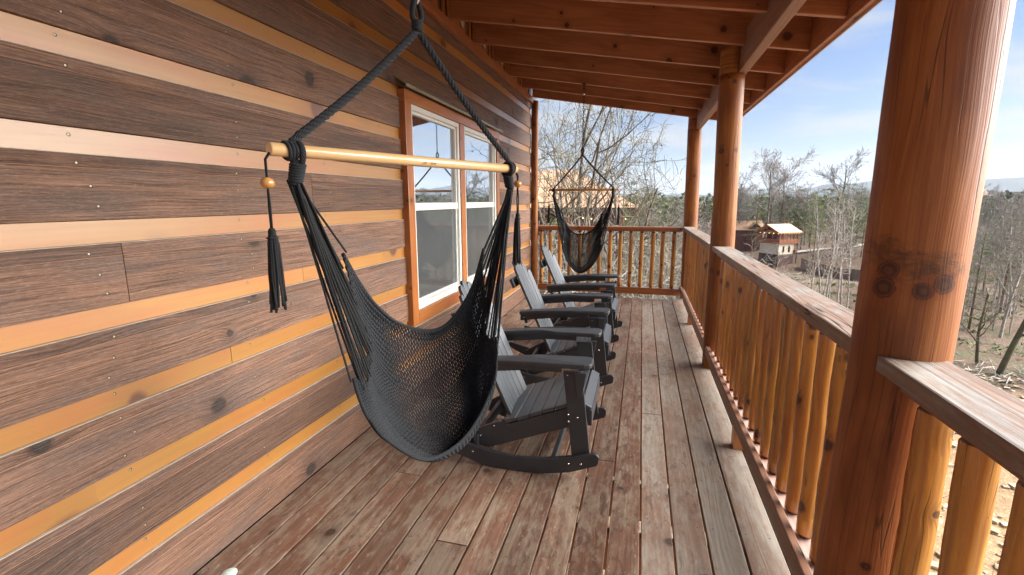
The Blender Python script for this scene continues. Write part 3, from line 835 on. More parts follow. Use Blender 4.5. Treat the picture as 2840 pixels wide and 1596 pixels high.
# ------------------------------------------------------------------ rocking chairs
def make_chair():
    t = thing('rocking_chair', 'x', 'rocking chair', (0, 0, 0), 0, 'charcoal rocking chairs in a row along the wall')
    def bolt(mb, x, y, z, nx=0, ny=-1, m=1, r=.0055):
        b = len(mb.v); n = 8
        d = Vector((nx, ny, 0)).normalized(); s_ = Vector((-d.y, d.x, 0)); u_ = Vector((0, 0, 1))
        for rr_, h in ((r, 0), (r * .75, .0022), (0.0015, .0035)):
            for k in range(n):
                a = 2 * PI * k / n; p = Vector((x, y, z)) + d * h + (s_ * math.cos(a) + u_ * math.sin(a)) * rr_
                mb.v.append(tuple(p))
        for i in range(2):
            for k in range(n):
                k2 = (k + 1) % n; mb.face((b + i * n + k, b + i * n + k2, b + (i + 1) * n + k2, b + (i + 1) * n + k), [(0, 0)] * 4, 0, m, True)
        mb.face(tuple(b + 2 * n + k for k in range(n)), [(0, 0)] * n, 0, m, True)
    rock = []
    tp = [(-.60, .190), (-.50, .165), (-.38, .133), (-.23, .102), (-.07, .086), (.08, .098), (.233, .130), (.355, .162), (.372, .160), (.384, .146)]
    bt = [(.382, .112), (.374, .096), (.226, .036), (.08, .008), (-.07, .001), (-.275, .010), (-.44, .062), (-.56, .118), (-.615, .150)]
    rock = tp + bt
    for sgn in (-1, 1):
        f3 = lambda a, b, q, s_=sgn: (a, s_ * q, b)
        mb = MB(); mb.prism(rock, f3, .288, .312)
        if sgn > 0: pass
        for (x, z) in ((.222, .088), (.288, .094), (-.33, .085), (-.52, .145)):
            bolt(mb, x, sgn * .3122, z, 0, sgn)
        mb.build('rocker', [M_CHAIR, M_BOLT], t, .003)
        leg = [(.238, .105), (.335, .125), (.281, .608), (.181, .604)]
        mb = MB(); mb.prism(leg, f3, .262, .2875)
        for (x, z) in ((.212, .362), (.262, .350), (.215, .322)): bolt(mb, x, sgn * .2878, z, 0, sgn)
        bolt(mb, .205, sgn * .2878, .585, 0, sgn); bolt(mb, .255, sgn * .2878, .588, 0, sgn)
        mb.build('leg', [M_CHAIR, M_BOLT], t, .003)
        br = [(.245, .604), (.306, .610), (.300, .560), (.285, .480), (.262, .476)]
        mb = MB(); mb.prism(br, f3, .288, .309); mb.build('arm_bracket', M_CHAIR, t, .002)
        rail = [(-.45, .120), (-.249, .094), (.227, .282), (.315, .318), (.315, .405), (.207, .388), (.006, .308), (-.139, .250), (-.19, .262), (-.33, .195)]
        mb = MB(); mb.prism(rail, f3, .236, .2615)
        for (x, z) in ((-.215, .232), (-.30, .160)): bolt(mb, x, sgn * .2618, z, 0, sgn)
        mb.build('side_rail', [M_CHAIR, M_BOLT], t, .003)
        # arm: shaped board rising to the front
        pts = [(-.375, .262), (-.36, .345), (-.20, .350), (.05, .372), (.30, .372), (.328, .362), (.338, .340), (.338, .255), (.328, .235), (.30, .226), (.05, .232), (-.05, .262)]
        za = lambda x: .612 + .10 * (x + .375) if x < -.02 else .6475 + .02 * (x + .02)
        mb = MB()
        fn = lambda a, b, q, s_=sgn: (a, s_ * b, za(a) + q)
        pp = pts if sgn > 0 else pts[::-1]
        mb.prism(pts, fn, -.001, .0245); mb.build('armrest', M_CHAIR, t, .006)
        sp_ = [(-.36, .545), (-.36, .611), (.18, .6495), (.18, .61)]
        mb = MB(); mb.prism([(-.36, .560), (-.36, .6125), (-.02, .6455), (.178, .6490), (.178, .606), (-.02, .602)], f3, .290, .312)
        bolt(mb, -.33, sgn * .3122, .585, 0, sgn)
        mb.build('arm_support', [M_CHAIR, M_BOLT], t, .002)
    # seat slats
    sl = [(-.150, .254), (-.078, .278), (-.006, .308), (.066, .338), (.138, .367), (.210, .394)]
    for i, (x, z) in enumerate(sl):
        x2 = x + .066; z2 = z + .066 * (.40 if i < 5 else .20)
        mb = MB(); mb.beam((x, 0, z + .012), (x2, 0, z2 + .012), .532, .021)
        for yy in (-.25, .25):
            pass
        mb.build('seat_slat', M_SLAT_LIT, t, .003)
    mb = MB(); mb.beam((.281, 0, .424), (.332, 0, .398), .532, .021); mb.build('seat_slat', M_SLAT_LIT, t, .005)
    mb = MB(); mb.box(.3155, .3375, -.262, .262, .300, .388, 1); mb.build('front_apron', M_CHAIR, t, .003)
    mb = MB(); mb.box(-.185, -.160, -.235, .235, .150, .235, 1); mb.build('rear_brace', M_CHAIR, t, .003)
    mb = MB(); mb.box(-.33, -.305, -.287, .287, .105, .175, 1); mb.build('rocker_brace', M_CHAIR, t, .003)
    mb = MB(); mb.box(.12, .145, -.287, .287, .055, .10, 1); mb.build('rocker_brace', M_CHAIR, t, .003)
    # back slats
    bdir = Vector((-.40, 0, .90)).normalized(); b0 = Vector((-.148, 0, .250)); L0 = .845
    nrm = Vector((bdir.z, 0, -bdir.x))
    for i in range(7):
        k = i - 3
        yb = k * .0585; yt = k * .0665
        L = L0 - [0, .022, .075, .150][abs(k)]
        w = .0265; wt = .0305
        pts = [(0, -w), (L - .03, -wt), (L - .012, -wt * .82), (L - .002, -wt * .42), (L, 0), (L - .002, wt * .42), (L - .012, wt * .82), (L - .03, wt), (0, w)]
        def fn(a, b, q, yb=yb, yt=yt, L=L):
            yy = yb + (yt - yb) * (a / L0) + b
            curve = -.055 * (1 - (yy / .22) ** 2) * 1.0 + .055
            p = b0 + bdir * a + nrm * (q - 0.0 + .6 * (yy * yy)); return (p.x, yy, p.z)
        mb = MB(); mb.prism(pts, fn, -.010, .010); mb.build('back_slat', M_SLAT_LIT, t, .003)
    p = b0 + bdir * .66 - nrm * .026
    mb = MB(); mb.beam(p + Vector((0, -.25, 0)), p + Vector((0, .25, 0)), .026, .075, tuple(bdir)); mb.build('back_brace', M_CHAIR, t, .003)
    p = b0 + bdir * .36 - nrm * .026
    mb = MB(); mb.beam(p + Vector((0, -.312, 0)), p + Vector((0, .312, 0)), .026, .06, tuple(bdir)); mb.build('back_brace', M_CHAIR, t, .003)
    return t
ch = make_chair()
cpos = [(-.552, 2.690, .006, 'nearest charcoal rocking chair, half hidden behind the large hammock'),
        (-.548, 3.905, .022, 'middle charcoal rocking chair between the two others in the row'),
        (-.548, 5.085, -.018, 'farthest charcoal rocking chair, in front of the small hanging hammock')]
for i, (x, y, a, lb) in enumerate(cpos):
    o = ch if i == 0 else copy_tree(ch)
    o.location = (x, y, 0); o.rotation_euler = (0, 0, a); o['label'] = lb

# ------------------------------------------------------------------ hammock chairs
def catmull(P, t):
    n = len(P) - 1; x = t * n; i = min(int(x), n - 1); f = x - i
    p0 = P[max(i - 1, 0)]; p1 = P[i]; p2 = P[i + 1]; p3 = P[min(i + 2, n)]
    return 0.5 * ((2 * p1) + (p2 - p0) * f + (2 * p0 - 5 * p1 + 4 * p2 - p3) * f * f + (3 * p1 - p0 - 3 * p2 + p3) * f ** 3)
HA = dict(
 v0=[[-0.27, -0.02, -0.241], [-0.196, -0.066, -0.328], [-0.114, -0.105, -0.414], [-0.023, -0.131, -0.485], [0.084, -0.14, -0.536], [0.167, -0.131, -0.547], [0.222, -0.105, -0.503], [0.266, -0.066, -0.406], [0.276, -0.02, -0.271]],
 v4=[[-0.2, -0.02, -0.5], [-0.168, -0.058, -0.547], [-0.109, -0.091, -0.621], [-0.027, -0.112, -0.708], [0.078, -0.12, -0.775], [0.157, -0.112, -0.777], [0.24, -0.091, -0.712], [0.275, -0.058, -0.613], [0.288, -0.02, -0.476]],
 v8=[[-0.245, 0.02, -0.568], [-0.223, 0.012, -0.641], [-0.18, 0.006, -0.723], [-0.117, 0.002, -0.812], [-0.017, -0.0, -0.897], [0.07, 0.002, -0.91], [0.156, 0.006, -0.868], [0.213, 0.012, -0.794], [0.241, 0.02, -0.574]],
 v1=[[-0.309, 0.05, -0.542], [-0.3, 0.058, -0.602], [-0.28, 0.064, -0.661], [-0.237, 0.068, -0.729], [-0.11, 0.07, -0.847], [0.027, 0.068, -0.865], [0.137, 0.064, -0.818], [0.223, 0.058, -0.72], [0.252, 0.05, -0.568]],
 c=(-.6035, 1.2875, 1.6095), ang=math.atan2(.92728, .37428), apex=(-.011, 0, .343), kL=(-.394, 0, 0), kR=(.401, 0, .002),
 bl=-.444, br=.433, tz=.008, tL=(-.453, -.071, -.172, -.354), tR=(.445, -.051, -.159, -.348))
HB = dict(
 v0=[[-0.268, -0.02, -0.26], [-0.242, -0.058, -0.383], [-0.179, -0.091, -0.489], [-0.096, -0.112, -0.555], [-0.008, -0.12, -0.56], [0.081, -0.112, -0.531], [0.151, -0.091, -0.459], [0.203, -0.058, -0.371], [0.242, -0.02, -0.281]],
 v4=[[-0.247, -0.02, -0.477], [-0.211, -0.051, -0.602], [-0.15, -0.077, -0.71], [-0.08, -0.094, -0.772], [-0.018, -0.1, -0.789], [0.044, -0.094, -0.752], [0.123, -0.077, -0.651], [0.192, -0.051, -0.561], [0.235, -0.02, -0.489]],
 v8=[[-0.23, 0.02, -0.676], [-0.198, 0.012, -0.791], [-0.144, 0.006, -0.897], [-0.072, 0.002, -0.958], [-0.01, 0.0, -0.974], [0.059, 0.002, -0.927], [0.118, 0.006, -0.837], [0.176, 0.012, -0.73], [0.232, 0.02, -0.676]],
 v1=[[-0.26, 0.05, -0.652], [-0.226, 0.058, -0.787], [-0.161, 0.064, -0.926], [-0.062, 0.068, -1.028], [0.017, 0.07, -1.039], [0.111, 0.068, -0.978], [0.194, 0.064, -0.863], [0.241, 0.058, -0.758], [0.264, 0.05, -0.69]],
 c=(-.722, 6.12, 1.63), ang=0.0, apex=(-.021, 0, .424), kL=(-.380, 0, 0), kR=(.372, 0, 0),
 bl=-.437, br=.433, tz=-.004, tL=(-.438, -.064, -.182, -.408), tR=(.441, -.086, -.199, -.443))
def hammock(D, name, label, bar_mat, rows, band, nz, cord_r, strands, seed, chain_from, text=None, chain_z=None):
    random.seed(seed)
    t = thing(name, label, 'hammock chair', D['c'], D['ang'], 'black rope hammock chairs hanging from the rafters')
    # local: x along bar, -y towards the viewer side (n), z up
    def L(p): return Vector((p[0], -p[1], p[2]))
    C = {k: [L(p) for p in D[k]] for k in ('v0', 'v4', 'v8', 'v1')}
    def S(u, v):
        P = [catmull(C[k], u) for k in ('v0', 'v4', 'v8', 'v1')]
        vs = [0, .4, .8, 1.0]
        if v <= .4: a, b, i, f = 0, .4, 0, v / .4
        elif v <= .8: i, f = 1, (v - .4) / .4
        else: i, f = 2, (v - .8) / .2
        p0 = P[max(i - 1, 0)]; p1 = P[i]; p2 = P[i + 1]; p3 = P[min(i + 2, 3)]
        q = p1.lerp(p2, f)
        q += Vector((0, .012 * math.sin(PI * f) * (1 if i < 2 else -1.5), -.010 * math.sin(PI * f) * (1 if i == 2 else 0)))
        return q
    vs = [.8 * (i / rows) for i in range(rows)] + [.8 + .2 * i / (band - 1) for i in range(band)]
    net = MB()
    M_ = nz * 2
    for j, v in enumerate(vs):
        dv = .8 / rows if v < .8 else .2 / band
        pts = []; rr_ = []
        for i in range(M_ + 1):
            u = i / M_
            e = math.sin(PI * u)
            zig = .50 * dv * (1 if ((i // 2) + j) % 2 else -1)
            vv = min(1, max(0, v + zig + .06 * dv * mnoise.noise(Vector((u * 30, j * 2.3, 1)))))
            p = S(u, vv)
            p += Vector((0, .0016 * (1 if i % 4 < 2 else -1), 0)) + Vector((0, .008 * mnoise.noise(Vector((u * 5, v * 6, seed))), .008 * mnoise.noise(Vector((u * 5, v * 6, seed + 7)))))
            pts.append(p)
            k = 1.45 - .45 * e ** .8
            if v > .8 or v < .05: k += .35
            if v > .66: k += .15
            rr_.append(cord_r * k)
        net.tube(pts, rr_, 4, r=random.random())
    # rim cords
    for v, R_ in ((0.0, 2.1), (1.0, 2.3), (.82, 1.9)):
        pts = [S(i / 60, v) for i in range(61)]
        net.tube(pts, cord_r * R_, 6)
    nt = net.build('net', M_ROPE, t)
    # end loops of the net and the strands up to the knots
    for side, kk in ((0, D['kL']), (1, D['kR'])):
        st = MB()
        top = L(kk) + Vector((0, 0, -.062))
        for q in range(strands):
            v = (q / (strands - 1)) ** .8
            e = S(side, v) + Vector((random.uniform(-.008, .008), random.uniform(-.006, .006), random.uniform(-.012, .010)))
            a = 2 * PI * random.random(); R_ = .011 * math.sqrt(random.random())
            s0 = top + Vector((R_ * math.cos(a) + .008 * (v - .5) * (-1 if side == 0 else 1), R_ * math.sin(a), 0))
            mid = s0.lerp(e, .5) + Vector((random.uniform(-.003, .003) , random.uniform(-.006, .006), random.uniform(-.004, .002)))
            pts = [s0.lerp(mid, f) if f < 1 else mid for f in (0, .5, 1)] + [mid.lerp(e, f) for f in (.5, 1)]
            pts = [catmull([s0, mid, e], f) for f in (0, .17, .33, .5, .67, .83, 1)]
            st.tube(pts, cord_r * 1.15, 5)
        # gathered fringe where strands meet the net
        for q in range(strands // 2):
            v = random.random() ** .7
            e = S(side, v); e2 = S(side + (.06 if side == 0 else -.06), min(1, v + .02))
            st.tube([e + Vector((0, 0, .012)), e.lerp(e2, .5) + Vector((random.uniform(-.006, .006), random.uniform(-.01, .01), 0)), e2], [cord_r * 1.2, cord_r * 1.9, cord_r * 1.3], 5)
        st.build('strands', M_CORD, t)
    # knots and coils round the bar
    for kk in (D['kL'], D['kR']):
        kn = MB(); c0 = L(kk)
        for off, RR in ((-.012, .0180), (-.004, .0185), (.004, .0185)):
            tl = random.uniform(-.35, .35)
            pts = [c0 + Vector((off + RR * tl * math.sin(a) * .6, RR * math.cos(a), RR * math.sin(a) - .001)) for a in [2 * PI * i / 18 for i in range(18)]]
            kn.tube(pts, .0042, 7, closed=True)
        # thick wrapped loop
        pts = [c0 + Vector((.015 * (1 if kk[0] < 0 else -1), .0205 * math.cos(a), .024 * math.sin(a) - .006)) for a in [2 * PI * i / 20 for i in range(20)]]
        kn.tube(pts, .0070, 9, closed=True)
        for i in range(7):
            z = -.030 - i * .0058
            pts = [c0 + Vector(((.018 - i * .002) * (1 if kk[0] < 0 else -1) * .7 + (.0150 - i * .0003) * math.cos(a), (.0150 - i * .0003) * math.sin(a), z + .002 * math.sin(a))) for a in [2 * PI * i2 / 14 for i2 in range(14)]]
            kn.tube(pts, .0038, 6, closed=True)
        kn.tube([c0 + Vector((.010 * (1 if kk[0] < 0 else -1), 0, -.020)), c0 + Vector((0, 0, -.075))], [.013, .011], 10)
        kn.build('knot', M_ROPE, t)
    # spreader bar
    b = MB(); br = .0145
    z0 = -D['tz'] / 2 * 0
    b.tube([(D['bl'], 0, 0), (D['bl'] + .003, 0, 0), (D['br'] - .003, 0, 0), (D['br'], 0, 0)], [br - .002, br, br, br - .002], 28, r=.5)
    bar = b.build('spreader_bar', bar_mat, t)
    # suspension ropes, braided
    ap = L(D['apex'])
    rp = MB()
    for kk in (D['kL'], D['kR']):
        a0 = L(kk) + Vector((0, 0, .018)); d = ap - a0; Ln = d.length; d.normalize()
        s1 = d.cross(Vector((0, 1, 0))).normalized(); s2 = d.cross(s1)
        n = int(Ln / .005)
        for ph in (0, 2 * PI / 3, 4 * PI / 3):
            pts = []
            for i in range(n + 1):
                f = i / n; a = ph + 2 * PI * f * Ln / .048
                R_ = .0056 * (1 if .04 < f < .97 else .6)
                pts.append(a0 + d * (Ln * f) + s1 * (R_ * math.cos(a)) + s2 * (R_ * math.sin(a) * .8) + Vector((0, 0, -.012 * math.sin(PI * f))))
            rp.tube(pts, .0053, 7)
    rope = rp.build('suspension_rope', M_ROPE, t)
    ey = MB()
    pts = []
    for i in range(25):
        a = -PI / 2 + 2 * PI * i / 24
        w = .0155 * math.cos(a); h = .040 * math.sin(a)
        pts.append(ap + Vector((w * (1 if h > -.02 else .6), .004 * math.sin(a * 2), h + .044)))
    ey.tube(pts, .0075, 9)
    for i in range(5):
        pts = [ap + Vector((.0135 * math.cos(a), .0115 * math.sin(a), .002 + i * .0048)) for a in [2 * PI * q / 14 for q in range(14)]]
        ey.tube(pts, .0034, 6, closed=True)
    ey.tube([ap + Vector((0, 0, -.004)), ap + Vector((0, 0, .024))], [.012, .011], 10)
    ey.build('rope_eye', M_ROPE, t)
    # carabiner, swivel and chain up to the rafter
    hk = MB(); hc = ap + Vector((0, 0, .104))
    pts = [hc + Vector((.002 * math.sin(a), .0125 * math.cos(a) * (1.25 if math.sin(a) < 0 else .8), .040 * math.sin(a))) for a in [2 * PI * i / 26 for i in range(26)]]
    hk.tube(pts, .0034, 8, closed=True)
    hk.build('snap_hook', M_STEEL if text else M_BLACKM, t)
    cz0 = hc.z + .040; cz1 = chain_z - D['c'][2]
    sw_h = .16
    cn = MB(); n = max(3, int((cz1 - cz0 - sw_h) / .0245)); step = (cz1 - cz0 - sw_h) / n
    for i in range(n):
        zc = cz0 + step * (i + .5); o = i % 2
        pts = []
        for q in range(14):
            a = 2 * PI * q / 14; w = .0075 * math.cos(a); h = (step * .5 + .0042) * math.sin(a) * 1.0
            h = max(-(step * .5 + .003), min(step * .5 + .003, h * 1.25))
            pts.append(Vector((ap.x + (w if o else 0), ap.y + (0 if o else w), zc + h)))
        cn.tube(pts, .0026, 6, closed=True)
    cn.build('chain', M_BLACKM, t)
    sw = MB(); z = cz1 - sw_h
    ring = lambda zc, R_, h, rr_: sw.tube([Vector((ap.x + R_ * math.cos(a), ap.y, zc + h * math.sin(a))) for a in [2 * PI * q / 16 for q in range(16)]], rr_, 7, closed=True)
    ring(z + .018, .012, .020, .0035)
    sw.tube([(ap.x, ap.y, z + .030), (ap.x, ap.y, z + .032), (ap.x, ap.y, z + .068), (ap.x, ap.y, z + .070)], [.012, .0155, .0155, .012], 16, m=1)
    ring(z + .090, .013, .022, .0038); ring(z + .126, .011, .020, .0034)
    sw.box(ap.x - .032, ap.x + .032, ap.y - .018, ap.y + .018, cz1 - .006, cz1, 0)
    sw.tube([(ap.x, ap.y, cz1 - .004), (ap.x, ap.y, cz1 - .022)], [.020, .009], 12)
    sw.build('ceiling_swivel', [M_BLACKM, M_STEEL], t)
    # tassels
    for xe, (tx, bz, z0, z1) in ((D['bl'], D['tL']), (D['br'], D['tR'])):
        ts = MB()
        for o in (-.0022, .0022):
            ts.tube([(xe + .004 * (1 if xe < 0 else -1), o, -.004), (tx, o, -.022), (tx, o * .5, bz + .012), (tx, o * .5, bz - .012), (tx, o * 1.6, (bz + z0) / 2), (tx, o, z0)], .0022, 6)
        ts.ball((tx, 0, z0 - .004), .0085, .0085, .011, 10, 7)
        for q in range(26):
            a = 2 * PI * random.random(); R_ = .004 + .008 * math.sqrt(random.random())
            Lf = (z1 - z0) * random.uniform(.86, 1.0)
            x2 = tx + math.cos(a) * R_ * 1.25 + random.uniform(-.002, .002); y2 = math.sin(a) * R_ * 1.25
            ts.tube([(tx + math.cos(a) * .006, math.sin(a) * .006, z0 - .004), (tx + math.cos(a) * R_, math.sin(a) * R_, z0 - .03),
                     (x2 + random.uniform(-.003, .003), y2, z0 + Lf * .6), (x2 * 1.0 + random.uniform(-.004, .004), y2 + random.uniform(-.004, .004), z0 + Lf)], [.0017, .0021, .0020, .0028], 5)
        pts = [(tx + .0105 * math.cos(a), .0105 * math.sin(a), z0 - .016) for a in [2 * PI * q / 12 for q in range(12)]]
        ts.tube(pts, .0022, 6, closed=True)
        tt = ts.build('tassel', M_CORD, t)
        bd = MB(); bd.ball((tx, 0, bz), .0145, .0145, .0122, 18, 12, r=.5); bd.build('bead', M_BEAD, tt)
    if text:
        cu = bpy.data.curves.new('lettering', 'FONT'); cu.body = text; cu.size = .0165; cu.align_x = 'CENTER'; cu.extrude = 0.0; cu.resolution_u = 4
        tob = bpy.data.objects.new('lettering_tmp', cu)
        col.objects.link(tob)
        bpy.context.view_layer.update()
        dg = bpy.context.evaluated_depsgraph_get()
        me = bpy.data.meshes.new_from_object(tob.evaluated_get(dg))
        col.objects.unlink(tob); bpy.data.objects.remove(tob)
        th0 = -.30
        for vv in me.vertices:
            x, y = vv.co.x, vv.co.y - .004
            th = th0 + y / br
            R_ = br + .0004
            vv.co = Vector((.004 + x, -R_ * math.cos(th), R_ * math.sin(th)))
        me.materials.clear(); me.materials.append(M_INK); me.name = 'lettering'
        lo = bpy.data.objects.new('lettering', me); col.objects.link(lo); lo.parent = bar
    return t
M_BEAD = wood('amber_wood_bead', (.62, .33, .11), (.42, .17, .04), fine=40, fine_amt=.3, ring_amt=.5, rough=.2, coat=.7, coat_rough=.08, knots=0, tone=.02, bump=.05)
hammock(HA, 'hammock_chair', 'large black net hammock chair hanging in the foreground from a pale bar', M_BAR, 50, 20, 118, .00245, 34, 2, None, text='JoyView', chain_z=rz(-.607))
hammock(HB, 'hammock_chair', 'small looking black hammock chair hanging in front of the far railing', M_BAR2, 38, 18, 74, .0029, 28, 6, None, chain_z=rz(-.743))

# pale green striped shell disc in a deck gap
sh = MB()
n = 24
for k in range(6):
    r0_, r1_ = .030 * k / 6, .030 * (k + 1) / 6
    b0 = len(sh.v)
    for rr_, zz_ in ((r0_, .012 - .008 * (k / 6) ** 2), (r1_, .012 - .008 * ((k + 1) / 6) ** 2)):
        for q in range(n + 1):
            a = PI * q / n * 2; sh.v.append((rr_ * math.cos(a), rr_ * math.sin(a), zz_))
    for q in range(n):
        sh.face((b0 + q, b0 + q + 1, b0 + n + 2 + q, b0 + n + 1 + q), [(0, 0)] * 4, 0, k % 2, True)
b0 = len(sh.v)
for zz_ in (.004, 0.0):
    for q in range(n): a = 2 * PI * q / n; sh.v.append((.030 * math.cos(a), .030 * math.sin(a), zz_))
for q in range(n):
    q2 = (q + 1) % n; sh.face((b0 + q, b0 + n + q, b0 + n + q2, b0 + q2), [(0, 0)] * 4, 0, 0, True)
so = sh.build('shell', [plain('mint_shell', (.50, .70, .58), .3), plain('white_shell_band', (.75, .82, .78), .3)])
so.location = (-1.566, 1.347, .0015); tag(so, 'small pale green ribbed disc lying in the deck gap beside the wall', 'shell')

# ------------------------------------------------------------------ vegetation
def bark(name, a, b, sc=6.0):
    N = NT(name); tcn = N.n.new('ShaderNodeTexCoord')
    f = N.noise(tcn.outputs['Object'], sc, 5, .65)
    N.l.new(N.mix(N.mr(f, .42, .6), a, b), N.b.inputs['Base Color']); N.b.inputs['Roughness'].default_value = .9
    N.b.inputs['Specular IOR Level'].default_value = .2
    return N.mat
M_PALE = bark('pale_bark', (.52, .48, .42), (.30, .27, .23), 4)
M_GREYB = bark('grey_bark', (.22, .19, .165), (.11, .092, .075), 4)
M_MOSSY = bark('mossy_bark', (.10, .085, .065), (.13, .135, .06), 2.5)
M_PINEB = bark('pine_bark', (.26, .16, .11), (.13, .085, .06), 5)
M_TWIG = bark('pale_twig', (.40, .365, .31), (.27, .24, .20), 2)
M_TWIGN = bark('olive_grey_twig', (.27, .24, .17), (.16, .14, .10), 3)
M_TWIGG = bark('grey_twig', (.36, .325, .29), (.24, .21, .185), 2)
def leafmat(name, a, b, c):
    N = NT(name); at = N.n.new('ShaderNodeAttribute'); at.attribute_name = 'rnd'
    oi = N.n.new('ShaderNodeObjectInfo')
    k = N.mix(at.outputs['Fac'], a, b)
    k = N.mix(N.math('MULTIPLY', oi.outputs['Random'], .6), k, c)
    N.l.new(k, N.b.inputs['Base Color']); N.b.inputs['Roughness'].default_value = .7; N.b.inputs['Specular IOR Level'].default_value = .25
    return N.mat
M_PINE = leafmat('pine_needles', (.085, .14, .035), (.20, .26, .065), (.07, .12, .045))
M_PINEY = leafmat('yellow_green_needles', (.12, .17, .03), (.22, .25, .06), (.10, .16, .03))
M_BUD = leafmat('lichen_buds', (.20, .19, .09), (.30, .27, .15), (.16, .16, .08))

def rot_about(d, ax, a): return Matrix.Rotation(a, 3, ax) @ d
def grow(tr, cr, bd, p, d, L, r, lvl, P, rng):
    nseg = P['seg'][min(lvl, len(P['seg']) - 1)]
    pts = [p.copy()]; rr_ = [r]
    cur = p.copy(); dd = d.copy()
    nodes = []
    for i in range(nseg):
        w = P['wob'][min(lvl, len(P['wob']) - 1)]
        dd = (dd + Vector((rng.uniform(-w, w), rng.uniform(-w, w), rng.uniform(-w, w) + P['up'][min(lvl, len(P['up']) - 1)]))).normalized()
        cur = cur + dd * (L / nseg)
        pts.append(cur.copy()); f = (i + 1) / nseg
        rr_.append(max(P['rmin'], r * (1 - f * (.55 if lvl == 0 else .75))))
        nodes.append((cur.copy(), dd.copy(), f, rr_[-1]))
    tgt = tr if lvl <= P['trunk_lvls'] else cr
    tgt.tube(pts, rr_, P['sides'][min(lvl, len(P['sides']) - 1)], caps=False, smooth=lvl < 2)
    if bd is not None and lvl >= 2:
        for q in range(P['buds']):
            if rng.random() < .6:
                c = pts[rng.randrange(1, len(pts))] + Vector((rng.uniform(-.02, .02),) * 3)
                s_ = rng.uniform(.010, .028); b0 = len(bd.v)
                for k in range(2):
                    n1_ = Vector((rng.uniform(-1, 1), rng.uniform(-1, 1), rng.uniform(-1, 1))).normalized(); n2_ = n1_.orthogonal().normalized()
                    bb = len(bd.v)
                    for q2 in (n1_, n2_, -n1_, -n2_): bd.v.append(tuple(c + q2 * s_))
                    bd.face((bb, bb + 1, bb + 2, bb + 3), [(0, 0)] * 4, rng.random())
    if lvl >= P['levels']: return
    nch = P['ch'][lvl]
    for k in range(nch):
        t = P['start'][min(lvl, len(P['start']) - 1)] + (1 - P['start'][min(lvl, len(P['start']) - 1)]) * (k + rng.random() * .8) / nch
        t = min(t, .99)
        i = min(int(t * nseg), nseg - 1); q = pts[i].lerp(pts[i + 1], t * nseg - i); base = (pts[i + 1] - pts[i]).normalized()
        ax = base.orthogonal().normalized(); ax = rot_about(ax, base, rng.uniform(0, 2 * PI))
        ang = rad(rng.uniform(*P['ang'][min(lvl, len(P['ang']) - 1)]))
        nd = rot_about(base, ax, ang)
        rc = rr_[i] * rng.uniform(.45, .68)
        Lc = L * rng.uniform(*P['len'][min(lvl, len(P['len']) - 1)]) * (1 - .35 * t if lvl == 0 else 1)
        grow(tr, cr, bd, q, nd, Lc, max(P['rmin'], rc), lvl + 1, P, rng)
def tree_proto(name, seed, h, r, P, mt, mc, buds=False, stems=1):
    rng = random.Random(seed); tr, cr = MB(), MB(); bd = MB() if buds else None
    for s_ in range(stems):
        d = Vector((0, 0, 1)) if stems == 1 else Vector((rng.uniform(-.5, .5), rng.uniform(-.5, .5), 1)).normalized()
        grow(tr, cr, bd, Vector((rng.uniform(-.15, .15) * (stems > 1), rng.uniform(-.15, .15) * (stems > 1), -.4)), d, h * rng.uniform(.8, 1) if stems > 1 else h, r * (1 if stems == 1 else rng.uniform(.6, 1)), 0, P, rng)
    e = bpy.data.objects.new(name, None); e.empty_display_size = .3
    col.objects.link(e)
    tr.build('trunk', mt, e); cr.build('crown', mc, e)
    if bd is not None and bd.f: bd.build('buds', M_BUD, e)
    return e
